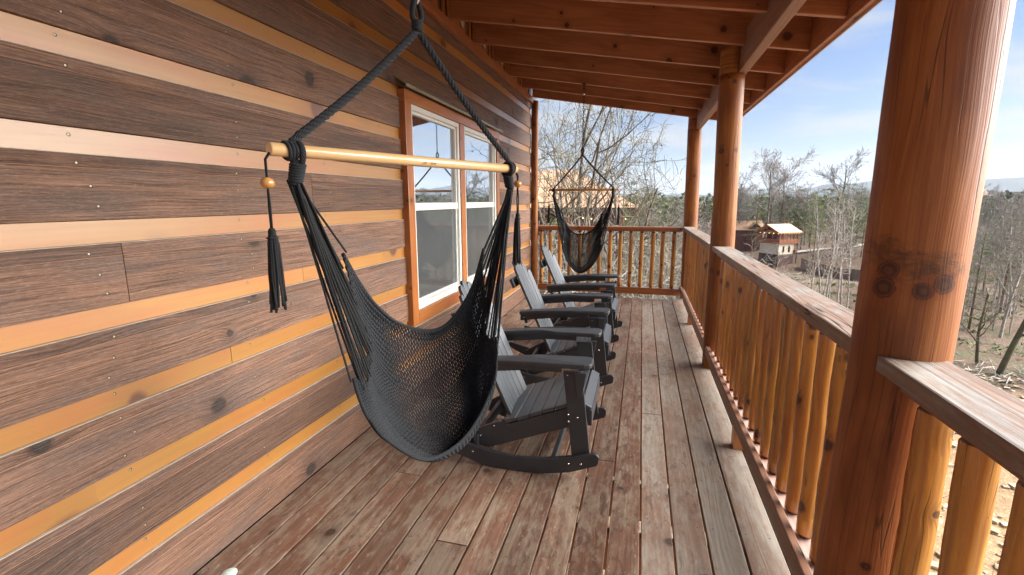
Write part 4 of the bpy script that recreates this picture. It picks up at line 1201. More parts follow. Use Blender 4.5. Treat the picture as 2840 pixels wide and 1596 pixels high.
def pine_proto(name, seed, h, r, mt, mc, whorls=16, z0=.3, width=.22, clump=46, droop=.1):
    rng = random.Random(seed); tr, cr = MB(), MB()
    pts = [Vector((mnoise.noise(Vector((z, seed, 0))) * .15, mnoise.noise(Vector((z, seed, 9))) * .15, z * h - .4)) for z in np.linspace(0, 1, 9)]
    tr.tube(pts, [r * (1 - .88 * i / 8) for i in range(9)], 8, caps=False)
    for w in range(whorls):
        t = z0 + (1 - z0) * (w + rng.random() * .6) / whorls
        z = t * h - .4
        k = (1 - t) / (1 - z0)
        reach = h * width * (.25 + .9 * k ** .7) * (1 - .45 * max(0, k - .75) / .25)
        for b_ in range(rng.randint(3, 5)):
            a = rng.uniform(0, 2 * PI); Lb = reach * rng.uniform(.55, 1.1)
            e = Vector((math.cos(a) * Lb, math.sin(a) * Lb, z + Lb * rng.uniform(-droop, .28)))
            s0 = Vector((0, 0, z))
            tr.tube([s0, s0.lerp(e, .5) + Vector((0, 0, -.03 * Lb)), e], [r * .22 * (1 - t * .6), r * .14 * (1 - t * .6), .01], 4, caps=False)
            for c in range(int(2 + Lb * 1.6)):
                f = rng.uniform(.35, 1.05); cc = s0.lerp(e, f) + Vector((rng.gauss(0, .14 * Lb * .5), rng.gauss(0, .14 * Lb * .5), rng.gauss(.05, .05)))
                cr_r = rng.uniform(.16, .34) * (h / 12) ** .6; col_r = rng.random()
                for q in range(clump):
                    o = Vector((rng.gauss(0, 1), rng.gauss(0, 1), rng.gauss(0, .5))) * cr_r * .75
                    p = cc + o; n1_ = Vector((rng.uniform(-1, 1), rng.uniform(-1, 1), rng.uniform(-.2, 1))).normalized(); n2_ = n1_.orthogonal().normalized()
                    L_ = cr_r * rng.uniform(.25, .5); W_ = L_ * .22; bb = len(cr.v)
                    cr.v.extend([tuple(p - n1_ * L_), tuple(p + n2_ * W_), tuple(p + n1_ * L_)])
                    cr.face((bb, bb + 1, bb + 2), [(0, 0)] * 3, min(1, max(0, col_r * .6 + .5 * (o.z / cr_r) + .2 + rng.uniform(-.1, .1))))
    e = bpy.data.objects.new(name, None); col.objects.link(e)
    tr.build('trunk', mt, e); cr.build('crown', mc, e)
    return e
PB = dict(levels=4, trunk_lvls=1, seg=[7, 6, 4, 3, 2], wob=[.10, .22, .28, .3, .3], up=[.03, .10, .08, .05, .02], sides=[7, 5, 4, 3, 3],
          ch=[9, 7, 5, 3], start=[.35, .25, .2, .2], ang=[(28, 58), (25, 60), (25, 65), (25, 65)], len=[(.35, .55), (.35, .6), (.35, .6), (.4, .7)], rmin=.005, buds=1)
PF = dict(PB, rmin=.022, seg=[6, 4, 3, 2, 1], sides=[6, 4, 3, 3, 3], ch=[10, 6, 5, 3])
PS = dict(PB, levels=3, rmin=.012, ch=[9, 4, 3], start=[.42, .2, .2], len=[(.16, .30), (.35, .6), (.4, .7)], ang=[(30, 60), (25, 60), (25, 60)], up=[.02, .16, .1, .05])
PT = dict(PB, levels=3, rmin=.005, ch=[8, 6, 5], start=[.1, .15, .15], len=[(.4, .8), (.4, .7), (.4, .7)], ang=[(25, 80), (25, 75), (25, 75)], wob=[.25, .35, .4, .4], up=[.05, .0, -.02, 0], buds=2)
protos = {}
used = {}
def reg(k, e): protos[k] = e; used[k] = False
reg('bareA', tree_proto('bare_tree', 1, 14, .20, PF, M_GREYB, M_TWIGG)); reg('bareB', tree_proto('bare_tree', 2, 14, .18, PF, M_GREYB, M_TWIGG))
reg('bareC', tree_proto('bare_tree', 3, 14, .17, PF, M_PALE, M_TWIG)); reg('bareD', tree_proto('bare_tree', 14, 13, .17, PF, M_PALE, M_TWIGG))
reg('slimA', tree_proto('slender_tree', 4, 10, .085, PS, M_PALE, M_TWIG)); reg('slimB', tree_proto('slender_tree', 5, 10, .075, PS, M_PALE, M_TWIG)); reg('slimC', tree_proto('slender_tree', 6, 9, .07, PS, M_PALE, M_TWIGG))
PN = dict(PB, ch=[8, 5, 4, 3], up=[.04, .12, .08, .03], wob=[.14, .24, .28, .3])
reg('budA', tree_proto('budding_tree', 7, 7, .075, PN, M_GREYB, M_TWIGN, True)); reg('budB', tree_proto('budding_tree', 8, 7, .085, dict(PN, ch=[6, 5, 4, 3], start=[.28, .25, .2, .2], len=[(.55, .8), (.35, .6), (.35, .6), (.4, .7)]), M_GREYB, M_TWIGN, True)); reg('budC', tree_proto('budding_tree', 9, 7, .07, PN, M_GREYB, M_TWIGN, True))
reg('mossy', tree_proto('mossy_tree', 10, 9, .20, dict(PB, rmin=.010, ch=[8, 6, 5, 3], start=[.30, .25, .2, .2], ang=[(35, 75), (25, 60), (25, 65), (25, 65)], len=[(.45, .7), (.35, .6), (.35, .6), (.4, .7)], wob=[.07, .24, .3, .3]), M_MOSSY, M_TWIGG))
reg('shrubA', tree_proto('bare_shrub', 11, 2.8, .030, PT, M_PALE, M_TWIG, True, 5)); reg('shrubB', tree_proto('bare_shrub', 12, 2.6, .026, PT, M_PALE, M_TWIG, True, 6)); reg('shrubC', tree_proto('bare_shrub', 13, 2.8, .028, PT, M_GREYB, M_TWIGG, True, 5))
reg('pineA', pine_proto('pine_tree', 21, 14, .19, M_PINEB, M_PINE, 15, .35, .20, 26)); reg('pineB', pine_proto('pine_tree', 22, 14, .19, M_PINEB, M_PINE, 16, .25, .22, 26)); reg('pineC', pine_proto('pine_tree', 23, 13, .16, M_PINEB, M_PINE, 14, .12, .24, 26))
reg('pineY', pine_proto('pine_tree', 24, 14, .20, M_PINEB, M_PINEY, 14, .42, .21, 30))
reg('young', pine_proto('young_pine', 25, 5, .06, M_PINEB, M_PINEY, 13, .12, .26, 40))
def where(az):
    if az < -8: return 'at far left behind the railing'
    if az < -3: return 'behind the small hammock chair'
    if az < 3.5: return "behind the end railing's right half"
    if az < 8.5: return 'between the two far posts'
    if az < 12.5: return 'right of the cracked post'
    if az < 17: return 'above the cream walled cabin'
    if az < 21: return 'between cabin and thick post'
    if az < 24.5: return 'just left of the thick post'
    if az < 29: return 'just behind the thick post'
    if az < 33: return 'right of the thick post'
    if az < 38: return 'by the right picture edge'
    return 'seen only in the window glass'
def depth(r):
    return 'nearest' if r < 60 else 'nearer' if r < 90 else 'middle distance' if r < 130 else 'farther' if r < 180 else 'farthest'
def polar(az, r): return r * math.sin(rad(az)), r * math.cos(rad(az))
def place(k, az, r, s=1.0, label='', cat='tree', group=None, rz=None, sz=None, dz=0.0, tilt=None):
    x, y = polar(az, r)
    o = protos[k] if not used[k] else copy_tree(protos[k])
    used[k] = True
    o.location = (x, y, ground_z(x, y) + dz); o.scale = (s, s, sz or s)
    o.rotation_euler = ((tilt or (0, 0))[0], (tilt or (0, 0))[1], rz if rz is not None else random.uniform(0, 6.28))
    tag(o, label, cat, group); return o
random.seed(77)
# trees standing close behind the end railing
NB = 'budding trees close behind the end railing'
for k, az, r, s, sz, rz_, lb in [
    ('budA', -10.6, 13.0, .95, .93, .4, 'pale budding tree leftmost beside the corner log'),
    ('budB', -6.0, 14.5, .95, 1.08, 2.0, 'tall forked budding tree rising behind the small hammock chair'),
    ('budC', -8.7, 12.0, .80, .86, 3.3, 'budding tree between the corner log and the small hammock chain'),
    ('budB', -3.6, 13.2, .72, .78, 5.1, 'budding tree just right of the small hammock, leaning right'),
    ('budA', -1.7, 15.5, .72, .72, 1.1, 'lower budding tree before the right end of the end railing'),
    ('budC', -7.4, 17.0, .95, .95, .2, 'budding tree in front of the large tan roof'),
    ('budA', 1.6, 17.0, .68, .66, 4.1, 'budding tree seen left of the slender corner post'),
    ('budC', 6.5, 15.0, .62, .60, 2.2, 'pale budding tree seen between the two far posts')]:
    place(k, az, r, s, lb, 'tree', NB, rz_, sz)
SH = 'bare shrubs tangled below the end railing'
for i in range(34):
    az = random.uniform(-13, 4); r = random.uniform(10.5, 19)
    place(random.choice(['shrubA', 'shrubB', 'shrubC']), az, r, random.uniform(.8, 1.15), '%s pale bare shrub in the tangle, %s' % ('near' if r < 13.5 else 'middle' if r < 16.3 else 'far', where(az)), 'shrub', SH)
for i in range(12):
    az = random.uniform(3, 11); r = random.uniform(13, 22)
    place(random.choice(['shrubA', 'shrubB']), az, r, random.uniform(.9, 1.2), 'pale bare shrub on the slope outside the far side railing', 'shrub', 'bare shrubs outside the far side railing')
place('pineC', -11.3, 21, .42, 'dark pine beside the large tan roof at the far left', 'tree', None, 1.0, .42)
place('pineB', -1.3, 24, .36, 'dark small pine right of the large tan roof', 'tree', None, 2.0, .40)
place('pineA', 0.5, 22, .34, 'dark flat topped small pine near the corner post', 'tree', None, 4.0, .38)
place('young', 10.6, 15.5, 1.0, 'young light green pine in front of the far cabin', 'tree', 'young light green pines on the slope', .3, .80)
place('young', 7.2, 17.5, .95, 'young light green pine between the two far posts', 'tree', 'young light green pines on the slope', 2.3, .85)
place('young', 12.4, 19.5, .8, 'young light green pine just left of the cream walled cabin', 'tree', 'young light green pines on the slope', 4.3, .62)
place('shrubA', 12.9, 30, 1.8, 'bare pale bush in front of the cream wall', 'bush', None, 1.0, 1.6)
place('shrubB', 13.9, 34, 1.5, 'bare pale bush below the brown foundation wall', 'bush', None, 2.0, 1.3)
# slender pale trees beside the thick post
SL = 'slender pale trees in the clearing'
SLT = [(17.5, 35, .66), (18.1, 34, .72), (18.7, 39, .82), (19.1, 42, .88), (19.7, 37, .8), (18.3, 46, .9), (20.2, 46, .92), (20.8, 41, .85)]
for az, r, s in SLT:
    ORD = ['first', 'second', 'third', 'fourth', 'fifth', 'sixth', 'seventh', 'eighth', 'ninth', 'tenth']
    nth_ = sum(1 for q in SLT if q[0] < az)
    place(random.choice(['slimA', 'slimB', 'slimC']), az, r, s, 'slender pale tree in the brown clearing, %s from the left' % ORD[nth_], 'tree', SL)
# pale wood on the right
SR = 'slender pale trees on the right slope'
random.seed(91)
for i in range(96):
    az = random.uniform(24, 37); r = random.uniform(36, 90)
    if r < 42 and az < 30.5: r += 8
    place(random.choice(['slimA', 'slimB', 'slimA', 'bareC']), az, r, random.uniform(.62, .90) * (.62 if r < 45 else .78), 'slender pale bare tree, %s, %s' % ('front row' if r < 48 else 'middle row' if r < 66 else 'back row', where(az)), 'tree', SR)
place('mossy', 31.9, 31.5, .72, 'dark mossy leaning tree at the right edge of the dirt', 'tree', None, 0.3, .70, tilt=(.0, .22))
place('mossy', 30.5, 33, .45, 'smaller crooked mossy tree left of the dark mossy tree', 'tree', None, 5.0, .42, tilt=(-.05, -.2))
for az, r, s, lb in [(29.6, 45, .50, 'green pine crown right of the thick post'), (33.0, 48, .52, 'green pine crown at the right edge'), (31.3, 60, .62, 'green pine behind the pale trees on the right'), (27.6, 52, .6, 'green pine partly hidden by the thick post')]:
    place('pineB', az, r, s, lb, 'tree', 'pines on the right slope')
# trees round the far cabins
place('pineY', 17.3, 96, .98, 'tall yellow green pine right of the cream walled cabin', 'tree', None, .5, 1.0)
place('bareA', 12.7, 128, 1.35, 'tall bare tree with wide double crown behind the cream walled cabin', 'tree', None, .5, 1.32)
place('bareB', 13.9, 134, 1.30, 'tall bare tree right of the wide double crowned tree', 'tree', None, 1.5, 1.32)
place('bareA', 19.2, 150, 1.35, 'lone dark bare crown above the pines left of the thick post', 'tree', None, 3.0, 1.32)
random.seed(8)
for i in range(26):
    az = 8.5 + i * .62 + random.uniform(-.3, .3); r = random.uniform(122, 150)
    place(random.choice(['pineA', 'pineB', 'pineC']), az, r, random.uniform(.95, 1.15), '%s large green pine, %s' % ('front' if r < 136 else 'rear', where(az)), 'tree', 'large pines behind the far cabins')
place('bareB', 9.9, 132, 1.1, 'bare tree just right of the cracked post', 'tree', None, 2.2, 1.15)
FP = 'pines of the valley wood'; FB = 'bare trees of the valley wood'
random.seed(1234)
cnt = 0
def free(az, r):
    if 8.5 < az < 17.5 and r < 121: return False
    if 13 < az < 26 and r < 92: return False
    if az < 0 and r < 42: return False
    return True
while cnt < 150:
    az = random.uniform(-13, 38) if random.random() < .85 else random.uniform(38, 70)
    r = 42 + 190 * random.random() ** .8
    if not free(az, r): continue
    cl = mnoise.noise(Vector((az * .13, r * .02, 5)))
    pine = random.random() < (.58 + .9 * cl)
    s = random.uniform(.66, .90) * (1 if r > 90 else .62)
    if az > 22: s *= .9
    if pine: place(random.choice(['pineA', 'pineB', 'pineC']), az, r, s, 'green valley pine, %s, %s' % (depth(r), where(az)), 'tree', FP)
    else: place(random.choice(['bareA', 'bareB', 'bareC', 'bareD']), az, r, s * 1.0, 'grey bare valley tree, %s, %s' % (depth(r), where(az)), 'tree', FB)
    cnt += 1

# far-off woodland, reads as one mass
def woodland():
    rng = random.Random(55); mb = MB()
    for i in range(5200):
        az = rng.uniform(-14, 80) if rng.random() < .8 else rng.uniform(80, 100)
        r = 150 * (1 + 4.6 * rng.random() ** 1.6)
        x, y = polar(az, r); z = ground_z(x, y)
        # crest of the wooded hills rises a little behind
        z += 5 * sstep((r - 420) / 300) * 2
        cl = mnoise.noise(Vector((az * .16, r * .012, 2)))
        pine = rng.random() < .55 + .9 * cl
        h = rng.uniform(7, 12); w = rng.uniform(2.2, 4.0); tone = rng.random()
        m = 0 if pine else 1
        n = 26 if r < 400 else 15
        k = 1.0 if r < 400 else 1.5
        for q in range(n):
            t = rng.random() ** .8
            rad_ = w * (math.sin(PI * min(1, .18 + .82 * t)) ** .7) * rng.random() ** .5
            a = rng.uniform(0, 2 * PI)
            p = Vector((x + rad_ * math.cos(a), y + rad_ * math.sin(a), z + h * (.25 + .78 * t)))
            if pine:
                n1_ = Vector((rng.uniform(-1, 1), rng.uniform(-1, 1), rng.uniform(-.2, .5))).normalized(); L_ = rng.uniform(.5, 1.1) * k; W_ = L_ * .55
            else:
                n1_ = Vector((rng.uniform(-.6, .6), rng.uniform(-.6, .6), 1)).normalized(); L_ = rng.uniform(.7, 1.7) * k; W_ = .10 * k
            n2_ = n1_.orthogonal().normalized(); n2_ = rot_about(n2_, n1_, rng.uniform(0, 3.1)); bb = len(mb.v)
            mb.v.extend([tuple(p - n1_ * L_), tuple(p + n2_ * W_), tuple(p + n1_ * L_), tuple(p - n2_ * W_)])
            mb.face((bb, bb + 1, bb + 2, bb + 3), [(0, 0)] * 4, min(1, max(0, tone * .7 + .3 * t)), m)
    o = mb.build('woodland', [leafmat('far_pine', (.05, .085, .03), (.13, .17, .05), (.08, .12, .045)), leafmat('far_bare_wood', (.15, .13, .115), (.34, .30, .26), (.25, .22, .19))])
    tag(o, 'far off mixed wood of pines and bare trees covering the valley', 'woodland', None, 'stuff')
woodland()
# low brush and litter on the slopes
def brush():
    rng = random.Random(66); mb = MB()
    for i in range(9000):
        az = rng.uniform(-13, 37); r = 9 + 95 * rng.random() ** 1.2
        x, y = polar(az, r)
        if y < 9 and x < 1.5: continue
        if x > 3.5 and r < 31: 
            if rng.random() < .93: continue
        z = ground_z(x, y); g = mnoise.noise(Vector((x * .2, y * .2, 8))) > .22; s_ = rng.uniform(.05, .16) * (1 + r / 50)
        for q in range(6):
            a = rng.uniform(0, 6.28); t_ = Vector((math.cos(a) * .7, math.sin(a) * .7, rng.uniform(.3, 1.2))).normalized()
            o = Vector((x + rng.gauss(0, .2), y + rng.gauss(0, .2), z)); sd_ = t_.orthogonal().normalized() * s_ * (.30 if g else .05); bb = len(mb.v)
            mb.v.extend([tuple(o - sd_), tuple(o + sd_), tuple(o + t_ * s_ * 1.6)])
            mb.face((bb, bb + 1, bb + 2), [(0, 0)] * 3, rng.random(), 0 if g else 1)
    o = mb.build('brush', [leafmat('low_green_brush', (.07, .10, .03), (.16, .17, .06), (.10, .12, .05)), leafmat('dry_stalks', (.17, .12, .08), (.36, .28, .19), (.25, .18, .12))])
    tag(o, 'low green brush and dry stalks over the slopes', 'brush', None, 'stuff')
brush()
def rubble():
    rng = random.Random(67); mb = MB()
    for i in range(1500):
        az = rng.uniform(20, 38); r = rng.uniform(12, 31.5)
        x, y = polar(az, r)
        dens = mnoise.noise(Vector((x * .35, y * .35, 1)))
        if dens < -.05 and rng.random() < .8: continue
        z = ground_z(x, y); s_ = rng.uniform(.03, .13) * (1.6 if rng.random() < .06 else 1); bb = len(mb.v)
        for k in range(8):
            c = Vector(((k & 1) - .5, ((k >> 1) & 1) - .5, ((k >> 2) & 1) * .45 - .1)) * 2 * s_ * rng.uniform(.6, 1.1)
            c = Matrix.Rotation(i * 1.3, 3, 'Z') @ c; mb.v.append((x + c.x, y + c.y, z + c.z))
        r_ = rng.random()
        for q in ((0, 2, 3, 1), (4, 5, 7, 6), (0, 1, 5, 4), (2, 6, 7, 3), (0, 4, 6, 2), (1, 3, 7, 5)): mb.face(tuple(bb + k for k in q), [(0, 0)] * 4, r_)
    o = mb.build('rubble', leafmat('tan_stone', (.36, .27, .17), (.58, .48, .34), (.45, .36, .24)))
    tag(o, 'tan broken stones scattered over the bare dirt', 'rubble', None, 'stuff')
    mb = MB()
    for i in range(120):
        az = rng.uniform(26, 36.5); r = rng.uniform(29.5, 32.5) + (rng.random() < .1) * 2
        x, y = polar(az, r); z = ground_z(x, y) + rng.uniform(.02, .14); a = rng.uniform(-.8, .8) + 1.2; L_ = rng.uniform(.15, .8)
        d = Vector((math.cos(a), math.sin(a), rng.uniform(-.12, .2))) * L_
        mb.tube([Vector((x, y, z)) - d, Vector((x, y, z)) + Vector((0, 0, .03)), Vector((x, y, z)) + d], [.012, .026 * rng.uniform(.5, 1.5), .008], 6)
    o = mb.build('brush_pile', M_PALE)
    tag(o, 'long heap of pale cut branches at the edge of the dirt', 'brush pile', None, 'stuff')
rubble()
for i, (az, r, s_) in enumerate([(16.0, 62, .9), (15.4, 66, .6), (19.5, 30, .35)]):
    x, y = polar(az, r); rk = MB(); rk.ball((0, 0, 0), s_ * 1.3, s_, s_ * .8, 9, 6)
    rk.v = [tuple(c * (1 + .25 * mnoise.noise(Vector(v) * 1.7 + Vector((i * 5, 0, 0)))) for c in v) for v in rk.v]
    o = rk.build('boulder', plain('pale_boulder', (.55, .47, .35), .9, var=.25, nscale=2)); o.location = (x, y, ground_z(x, y) + .1)
    tag(o, ['pale boulder below the corner of the brown foundation', 'smaller pale boulder left of the foundation boulder', 'small pale stone in the brown clearing'][i], 'boulder')

# ------------------------------------------------------------------ far cabins
M_TAN = wood('tan_metal_roof', (.70, .43, .265), (.63, .38, .23), knot=(.5, .3, .2), fine=6, fine_amt=.3, ring_amt=.0, rough=.45, knots=0, tone=.03, bump=0)
M_CREAM = plain('cream_siding', (.76, .66, .50), .8, var=.05, nscale=.6)
M_FOUND = plain('dark_brown_foundation', (.115, .060, .045), .8, var=.15, nscale=.5)
M_REDT = plain('orange_timber', (.36, .115, .035), .6, var=.25, nscale=2)
M_REDW = wood('dark_red_log_siding', (.19, .065, .045), (.10, .035, .027), knot=(.05, .02, .015), fine=10, rough=.7, knots=0, tone=.15)
M_BULB = plain('warm_bulb', (1, .7, .3), .4)
M_BULB.node_tree.nodes['Principled BSDF'].inputs['Emission Color'].default_value = (1, .62, .22, 1)
M_BULB.node_tree.nodes['Principled BSDF'].inputs['Emission Strength'].default_value = 2.5
def gable_roof(mb, x0, x1, y0, y1, z, rise, th=.16, m=0):
    """ridge along x"""
    ym = (y0 + y1) / 2
    for s_ in (-1, 1):
        ye = y0 if s_ < 0 else y1
        P = []
        for dz in (0, th):
            for (y, zz) in ((ye, z), (ym, z + rise)):
                for x in (x0, x1): P.append((x, y, zz + dz))
        mb.hexa(P, 1, (x1 - x0, abs(ym - ye), th), m=m)
def timber_cabin():
    R = 112; az = 14.16
    x, y = polar(az, R)
    t = thing('timber_cabin', 'cream walled cabin with open timber porch under a tan gable roof', 'cabin', (x, y, -11.4), rad(-az + 49))
    t.scale = (.8, .8, .8)
    # local: +x away to the right (ridge), -y faces the viewer's right; corner nearest the camera at (0,0)
    W, Lx = 5.95, 5.8      # gable width along y, length along x
    f = MB(); f.box(-.05, Lx - .6, -.05, W + .05, -3.0, 2.2, 0); f.build('foundation', M_FOUND, t)
    f = MB(); f.box(-.0, Lx - .65, 0, W, 2.201, 5.0, 0); f.build('wall', M_CREAM, t)
    for xx in (1.35, 3.25):
        w_ = MB(); w_.box(xx, xx + .55, -.06, .02, 2.75, 4.35, 0); w_.build('window', M_DARKIN, t)
    f = MB(); f.box(-.55, Lx + .1, -.55, W + .5, 5.0, 5.22, 0); f.build('floor', M_REDT, t)
    for (a, b, c, d) in ((-.5, Lx, -.52, -.44), (-.5, Lx, W + .4, W + .48), (-.52, -.44, -.43, W + .4)):
        f = MB(); f.box(a, b, c, d, 5.3, 6.15, 0); f.build('railing', M_REDT, t)
    f = MB(); f.box(1.8, Lx - .9, 2.4, W - .3, 5.23, 7.4, 0); f.build('inner_wall', M_REDW, t)
    for xx in np.linspace(-.45, Lx, 6):
        f = MB(); f.box(xx - .09, xx + .09, -.56, -.38, 5.2, 7.9, 2); f.build('post', M_REDT, t)
        f = MB()
        for s_ in (-1, 1):
            if (xx < 0 and s_ < 0) or (xx > Lx - .1 and s_ > 0): continue
            f.beam((xx, -.47, 7.15), (xx + s_ * .62, -.47, 7.86), .12, .14)
        f.build('brace', M_REDT, t)
    for yy in (1.8, 4.0, W + .35):
        f = MB(); f.box(-.56, -.38, yy - .09, yy + .09, 5.2, 7.9, 2); f.build('post', M_REDT, t)
        f = MB()
        for s_ in (-1, 1):
            if yy > W and s_ > 0: continue
            f.beam((-.47, yy, 7.15), (-.47, yy + s_ * .62, 7.86), .12, .14)
        f.build('brace', M_REDT, t)
    f = MB(); f.box(Lx - .1, Lx + .1, -.6, -.4, -1.5, 5.0, 2); f.build('tall_post', M_FOUND, t)
    f = MB(); f.box(Lx - .5, Lx + .05, -.5, 3, 2.6, 3.3, 2); f.build('lower_railing', M_REDT, t)
    f = MB(); f.box(-.6, Lx + .15, -.6, -.35, 7.88, 8.12, 0); f.box(-.61, -.37, -.34, W + .5, 7.87, 8.13, 1); f.box(-.6, Lx + .15, W + .3, W + .52, 7.88, 8.12, 0); f.build('beam', M_REDT, t)
    f = MB(); ym = W / 2
    f.beam((-.5, ym, 8.1), (-.5, ym, 9.5), .16, .2); f.beam((-.5, ym, 8.2), (-.5, ym - 1.2, 9.0), .14, .16); f.beam((-.5, ym, 8.2), (-.5, ym + 1.2, 9.0), .14, .16)
    f.build('gable_truss', M_REDT, t)
    f = MB(); poly = [(-.4, 8.13), (W + .4, 8.13), (ym, 9.55)]
    f.prism(poly, lambda a, b, q: (q, a, b), .9, 1.0); f.build('gable_wall', M_DARKIN, t)
    f = MB(); gable_roof(f, -1.4, Lx + .8, -1.0, W + 1.0, 7.78, 1.95); f.build('roof', M_TAN, t)
    f = MB()
    for s_, ye in ((0, -1.03), (1, W + 1.03)):
        f.beam((-1.43, ye, 7.71), (-1.43, ym, 9.64), .08, .22)
    f.box(-1.4, Lx + .8, -1.08, -1.01, 7.62, 7.82, 0); f.build('fascia', M_REDT, t)
    for i in range(8):
        f = MB(); f.ball((-.3 + i * .85, -.75, 7.62), .07, n=8, k=5); f.build('bulb', M_BULB, t)
    for i in range(5):
        f = MB(); f.ball((-.8, -.2 + i * 1.4, 7.62), .07, n=8, k=5); f.build('bulb', M_BULB, t)
timber_cabin()
def red_cabin():
    R = 124; az = 11.23; x, y = polar(az, R)
    t = thing('red_cabin', 'dark red log cabin with cross gabled tan roof behind the cream walled cabin', 'cabin', (x, y, -8.8), rad(-az + 14))
    t.scale = (.7, .7, .7)
    f = MB(); f.box(-6.2, 4.2, 0, 7, -5, 5.0, 0); f.build('wall', M_REDW, t)
    f = MB(); f.prism([(-.6, 5.0), (4.1, 5.0), (1.75, 7.0)], lambda a, b, q: (a, q, b), -.4, 0.3); f.box(-.6, 4.1, -.4, -.001, -5, 4.999, 0); f.build('gable_wall', M_REDW, t)
    f = MB(); gable_roof(f, -7, 4.6, -.7, 7.7, 4.8, 2.9); f.build('roof', M_TAN, t)
    f = MB(); P = []
    for s_ in (-1, 1):
        P = []
        for dz in (0, .15):
            for (xx, zz) in ((1.75 + s_ * 2.9, 4.75), (1.75, 7.15)):
                for yy in (-1.0, 3.0): P.append((xx, yy, zz + dz))
        f.hexa(P, 1, (4, 3, .15))
    f.build('cross_roof', M_TAN, t)
    f = MB(); f.box(2.4, 2.9, -.44, -.40, 5.3, 5.9, 0); f.build('window', M_DARKIN, t)
red_cabin()
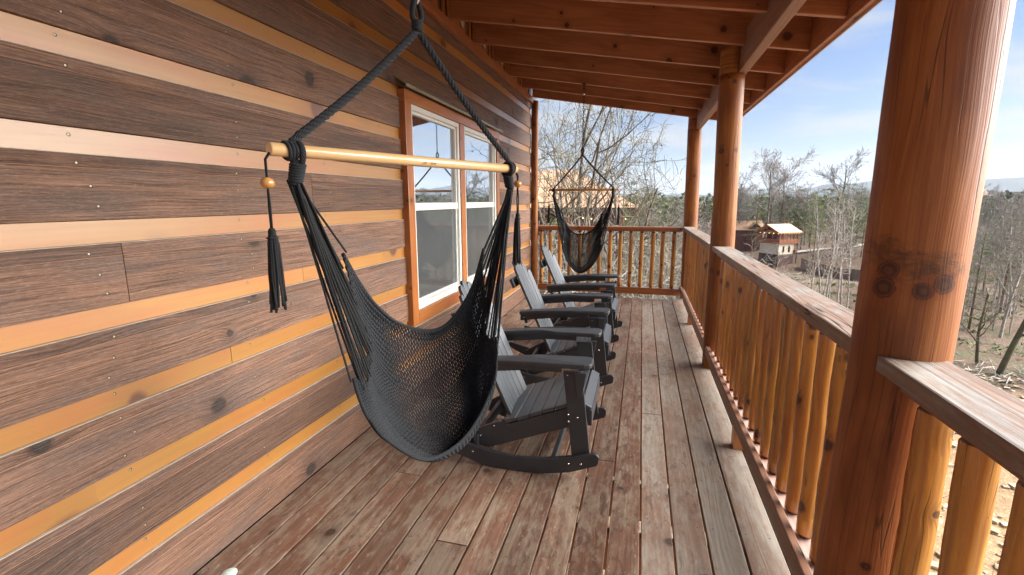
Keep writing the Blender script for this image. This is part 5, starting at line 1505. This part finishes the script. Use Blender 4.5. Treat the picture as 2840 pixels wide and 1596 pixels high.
def near_cabin():
    R = 27; az = -10.5; x, y = polar(az, R)
    t = thing('large_cabin', 'large cabin with broad tan metal roof and string lights behind the trees', 'cabin', (x, y, -3.4), rad(8))
    # eave facing the porch, ridge along local x
    f = MB(); f.box(-12, 3.6, 1.0, 9, -2, 4.35, 0); f.build('wall', M_REDW, t)
    f = MB()
    ez, rz_ = 4.42, 6.75
    P = []
    # front plane with a clipped right hip so that its right edge slants
    quad = [(-12.5, -.4, ez), (4.75, -.4, ez), (1.3, 5.2, rz_), (-12.5, 5.2, rz_)]
    b0 = len(f.v)
    for dz in (0, .10):
        for p in quad: f.v.append((p[0], p[1], p[2] + dz))
    f.face((b0, b0 + 3, b0 + 2, b0 + 1), [(0, 0), (6, 0), (6, 10), (0, 10)], .5); f.face((b0 + 4, b0 + 5, b0 + 6, b0 + 7), [(0, 0), (0, 16), (6, 13), (6, 0)], .5)
    for a, b in ((0, 1), (1, 2), (2, 3), (3, 0)): f.face((b0 + a, b0 + b, b0 + 4 + b, b0 + 4 + a), [(0, 0)] * 4, .5)
    quad = [(4.75, -.4, ez), (4.75, 10.8, ez), (1.3, 5.2, rz_)]
    b0 = len(f.v)
    for dz in (.01, .11):
        for p in quad: f.v.append((p[0], p[1], p[2] + dz))
    f.face((b0 + 3, b0 + 4, b0 + 5), [(0, 0), (10, 0), (5, 5)], .5); f.face((b0, b0 + 2, b0 + 1), [(0, 0)] * 3, .5)
    quad = [(-12.5, 5.2, rz_), (1.3, 5.2, rz_), (4.75, 10.8, ez), (-12.5, 10.8, ez)]
    b0 = len(f.v)
    for p in quad: f.v.append((p[0], p[1], p[2] + .02))
    f.face((b0, b0 + 1, b0 + 2, b0 + 3), [(0, 0)] * 4, .5)
    f.build('roof', M_TAN, t)
    for i in range(34):
        s_ = MB(); xx = -12.3 + i * .5
        if xx > 4.2: break
        top = min(1.0, (4.75 - xx) / 3.45)
        s_.beam((xx, -.38, ez + .12), (xx, -.38 + 5.55 * top, ez + .12 + (rz_ - ez) * top), .03, .03); s_.build('roof_rib', M_TAN, t)
    f = MB(); f.box(-12.5, 4.75, -.46, -.41, ez - .22, ez + .09, 0); f.build('fascia', M_FOUND, t)
    for xx in (-8, -5, -2, 1, 3.9):
        f = MB(); f.box(xx - .1, xx + .1, -.1, .1, -1, ez - .15, 2); f.build('post', M_REDT, t)
    f = MB(); f.box(-11, 3.9, -.05, .05, 1.5, 2.3, 0); f.build('railing', M_REDT, t)
    for i in range(24):
        xx = -6.5 + i * .46
        f = MB(); f.ball((xx, -.25, ez - .42 - .10 * abs(math.sin(i * .9))), .035, n=8, k=5); f.build('bulb', M_BULB, t)
near_cabin()
def small_house(az, r, label, zoff=0):
    x, y = polar(az, r)
    t = thing('small_house', label, 'house', (x, y, ground_z(x, y) + zoff), rad(-az + 30))
    f = MB(); f.box(-4, 4, -3, 3, -3, 4, 0); f.build('wall', M_REDW, t)
    f = MB(); gable_roof(f, -4.6, 4.6, -3.8, 3.8, 3.9, 2.4); f.build('roof', M_TAN, t)
small_house(27.7, 175, 'distant house with tan roof beside the thick post on the right', 6)
def fence():
    t = thing('wooden_fence', 'brown board fence running right from the cream walled cabin', 'fence', (0, 0, 0))
    A = Vector((*polar(16.3, 113), 0)); B = Vector((*polar(21.5, 97), 0)); n = 26
    for i in range(n):
        a = A.lerp(B, i / n); b = A.lerp(B, (i + 1) / n - .002)
        za, zb = ground_z(a.x, a.y), ground_z(b.x, b.y)
        f = MB(); P = []
        d = (b - a).normalized(); s_ = Vector((d.y, -d.x, 0)) * .04
        for (dz) in (-.4, 2.1):
            for k in (-1, 1):
                for p, z in ((a, za), (b, zb)): P.append((p.x + s_.x * k, p.y + s_.y * k, z + dz))
        f.hexa(P, 2, (1.3, .08, 2.5)); f.build('panel', M_FENCE, t)
M_FENCE = wood('fence_board', (.30, .20, .14), (.19, .12, .085), knot=(.06, .04, .03), fine=20, rough=.8, knots=0, tone=.15)
fence()

for k, e in protos.items():
    if not used[k]:
        for c_ in list(e.children): bpy.data.objects.remove(c_)
        bpy.data.objects.remove(e)
# ------------------------------------------------------------------ air
def haze():
    mb = MB(); mb.box(-5600, 5600, -5600, 5600, -150, 236, 0)
    N = NT('haze_air'); N.n.remove(N.b)
    pv = N.n.new('ShaderNodeVolumePrincipled'); pv.inputs['Color'].default_value = (.80, .88, 1.0, 1); pv.inputs['Density'].default_value = .00010
    pv.inputs['Anisotropy'].default_value = .3
    N.l.new(pv.outputs[0], N.n['Material Output'].inputs['Volume'])
    o = mb.build('haze', N.mat); tag(o, 'thin pale blue haze over the valley', 'haze', None, 'stuff')
haze()
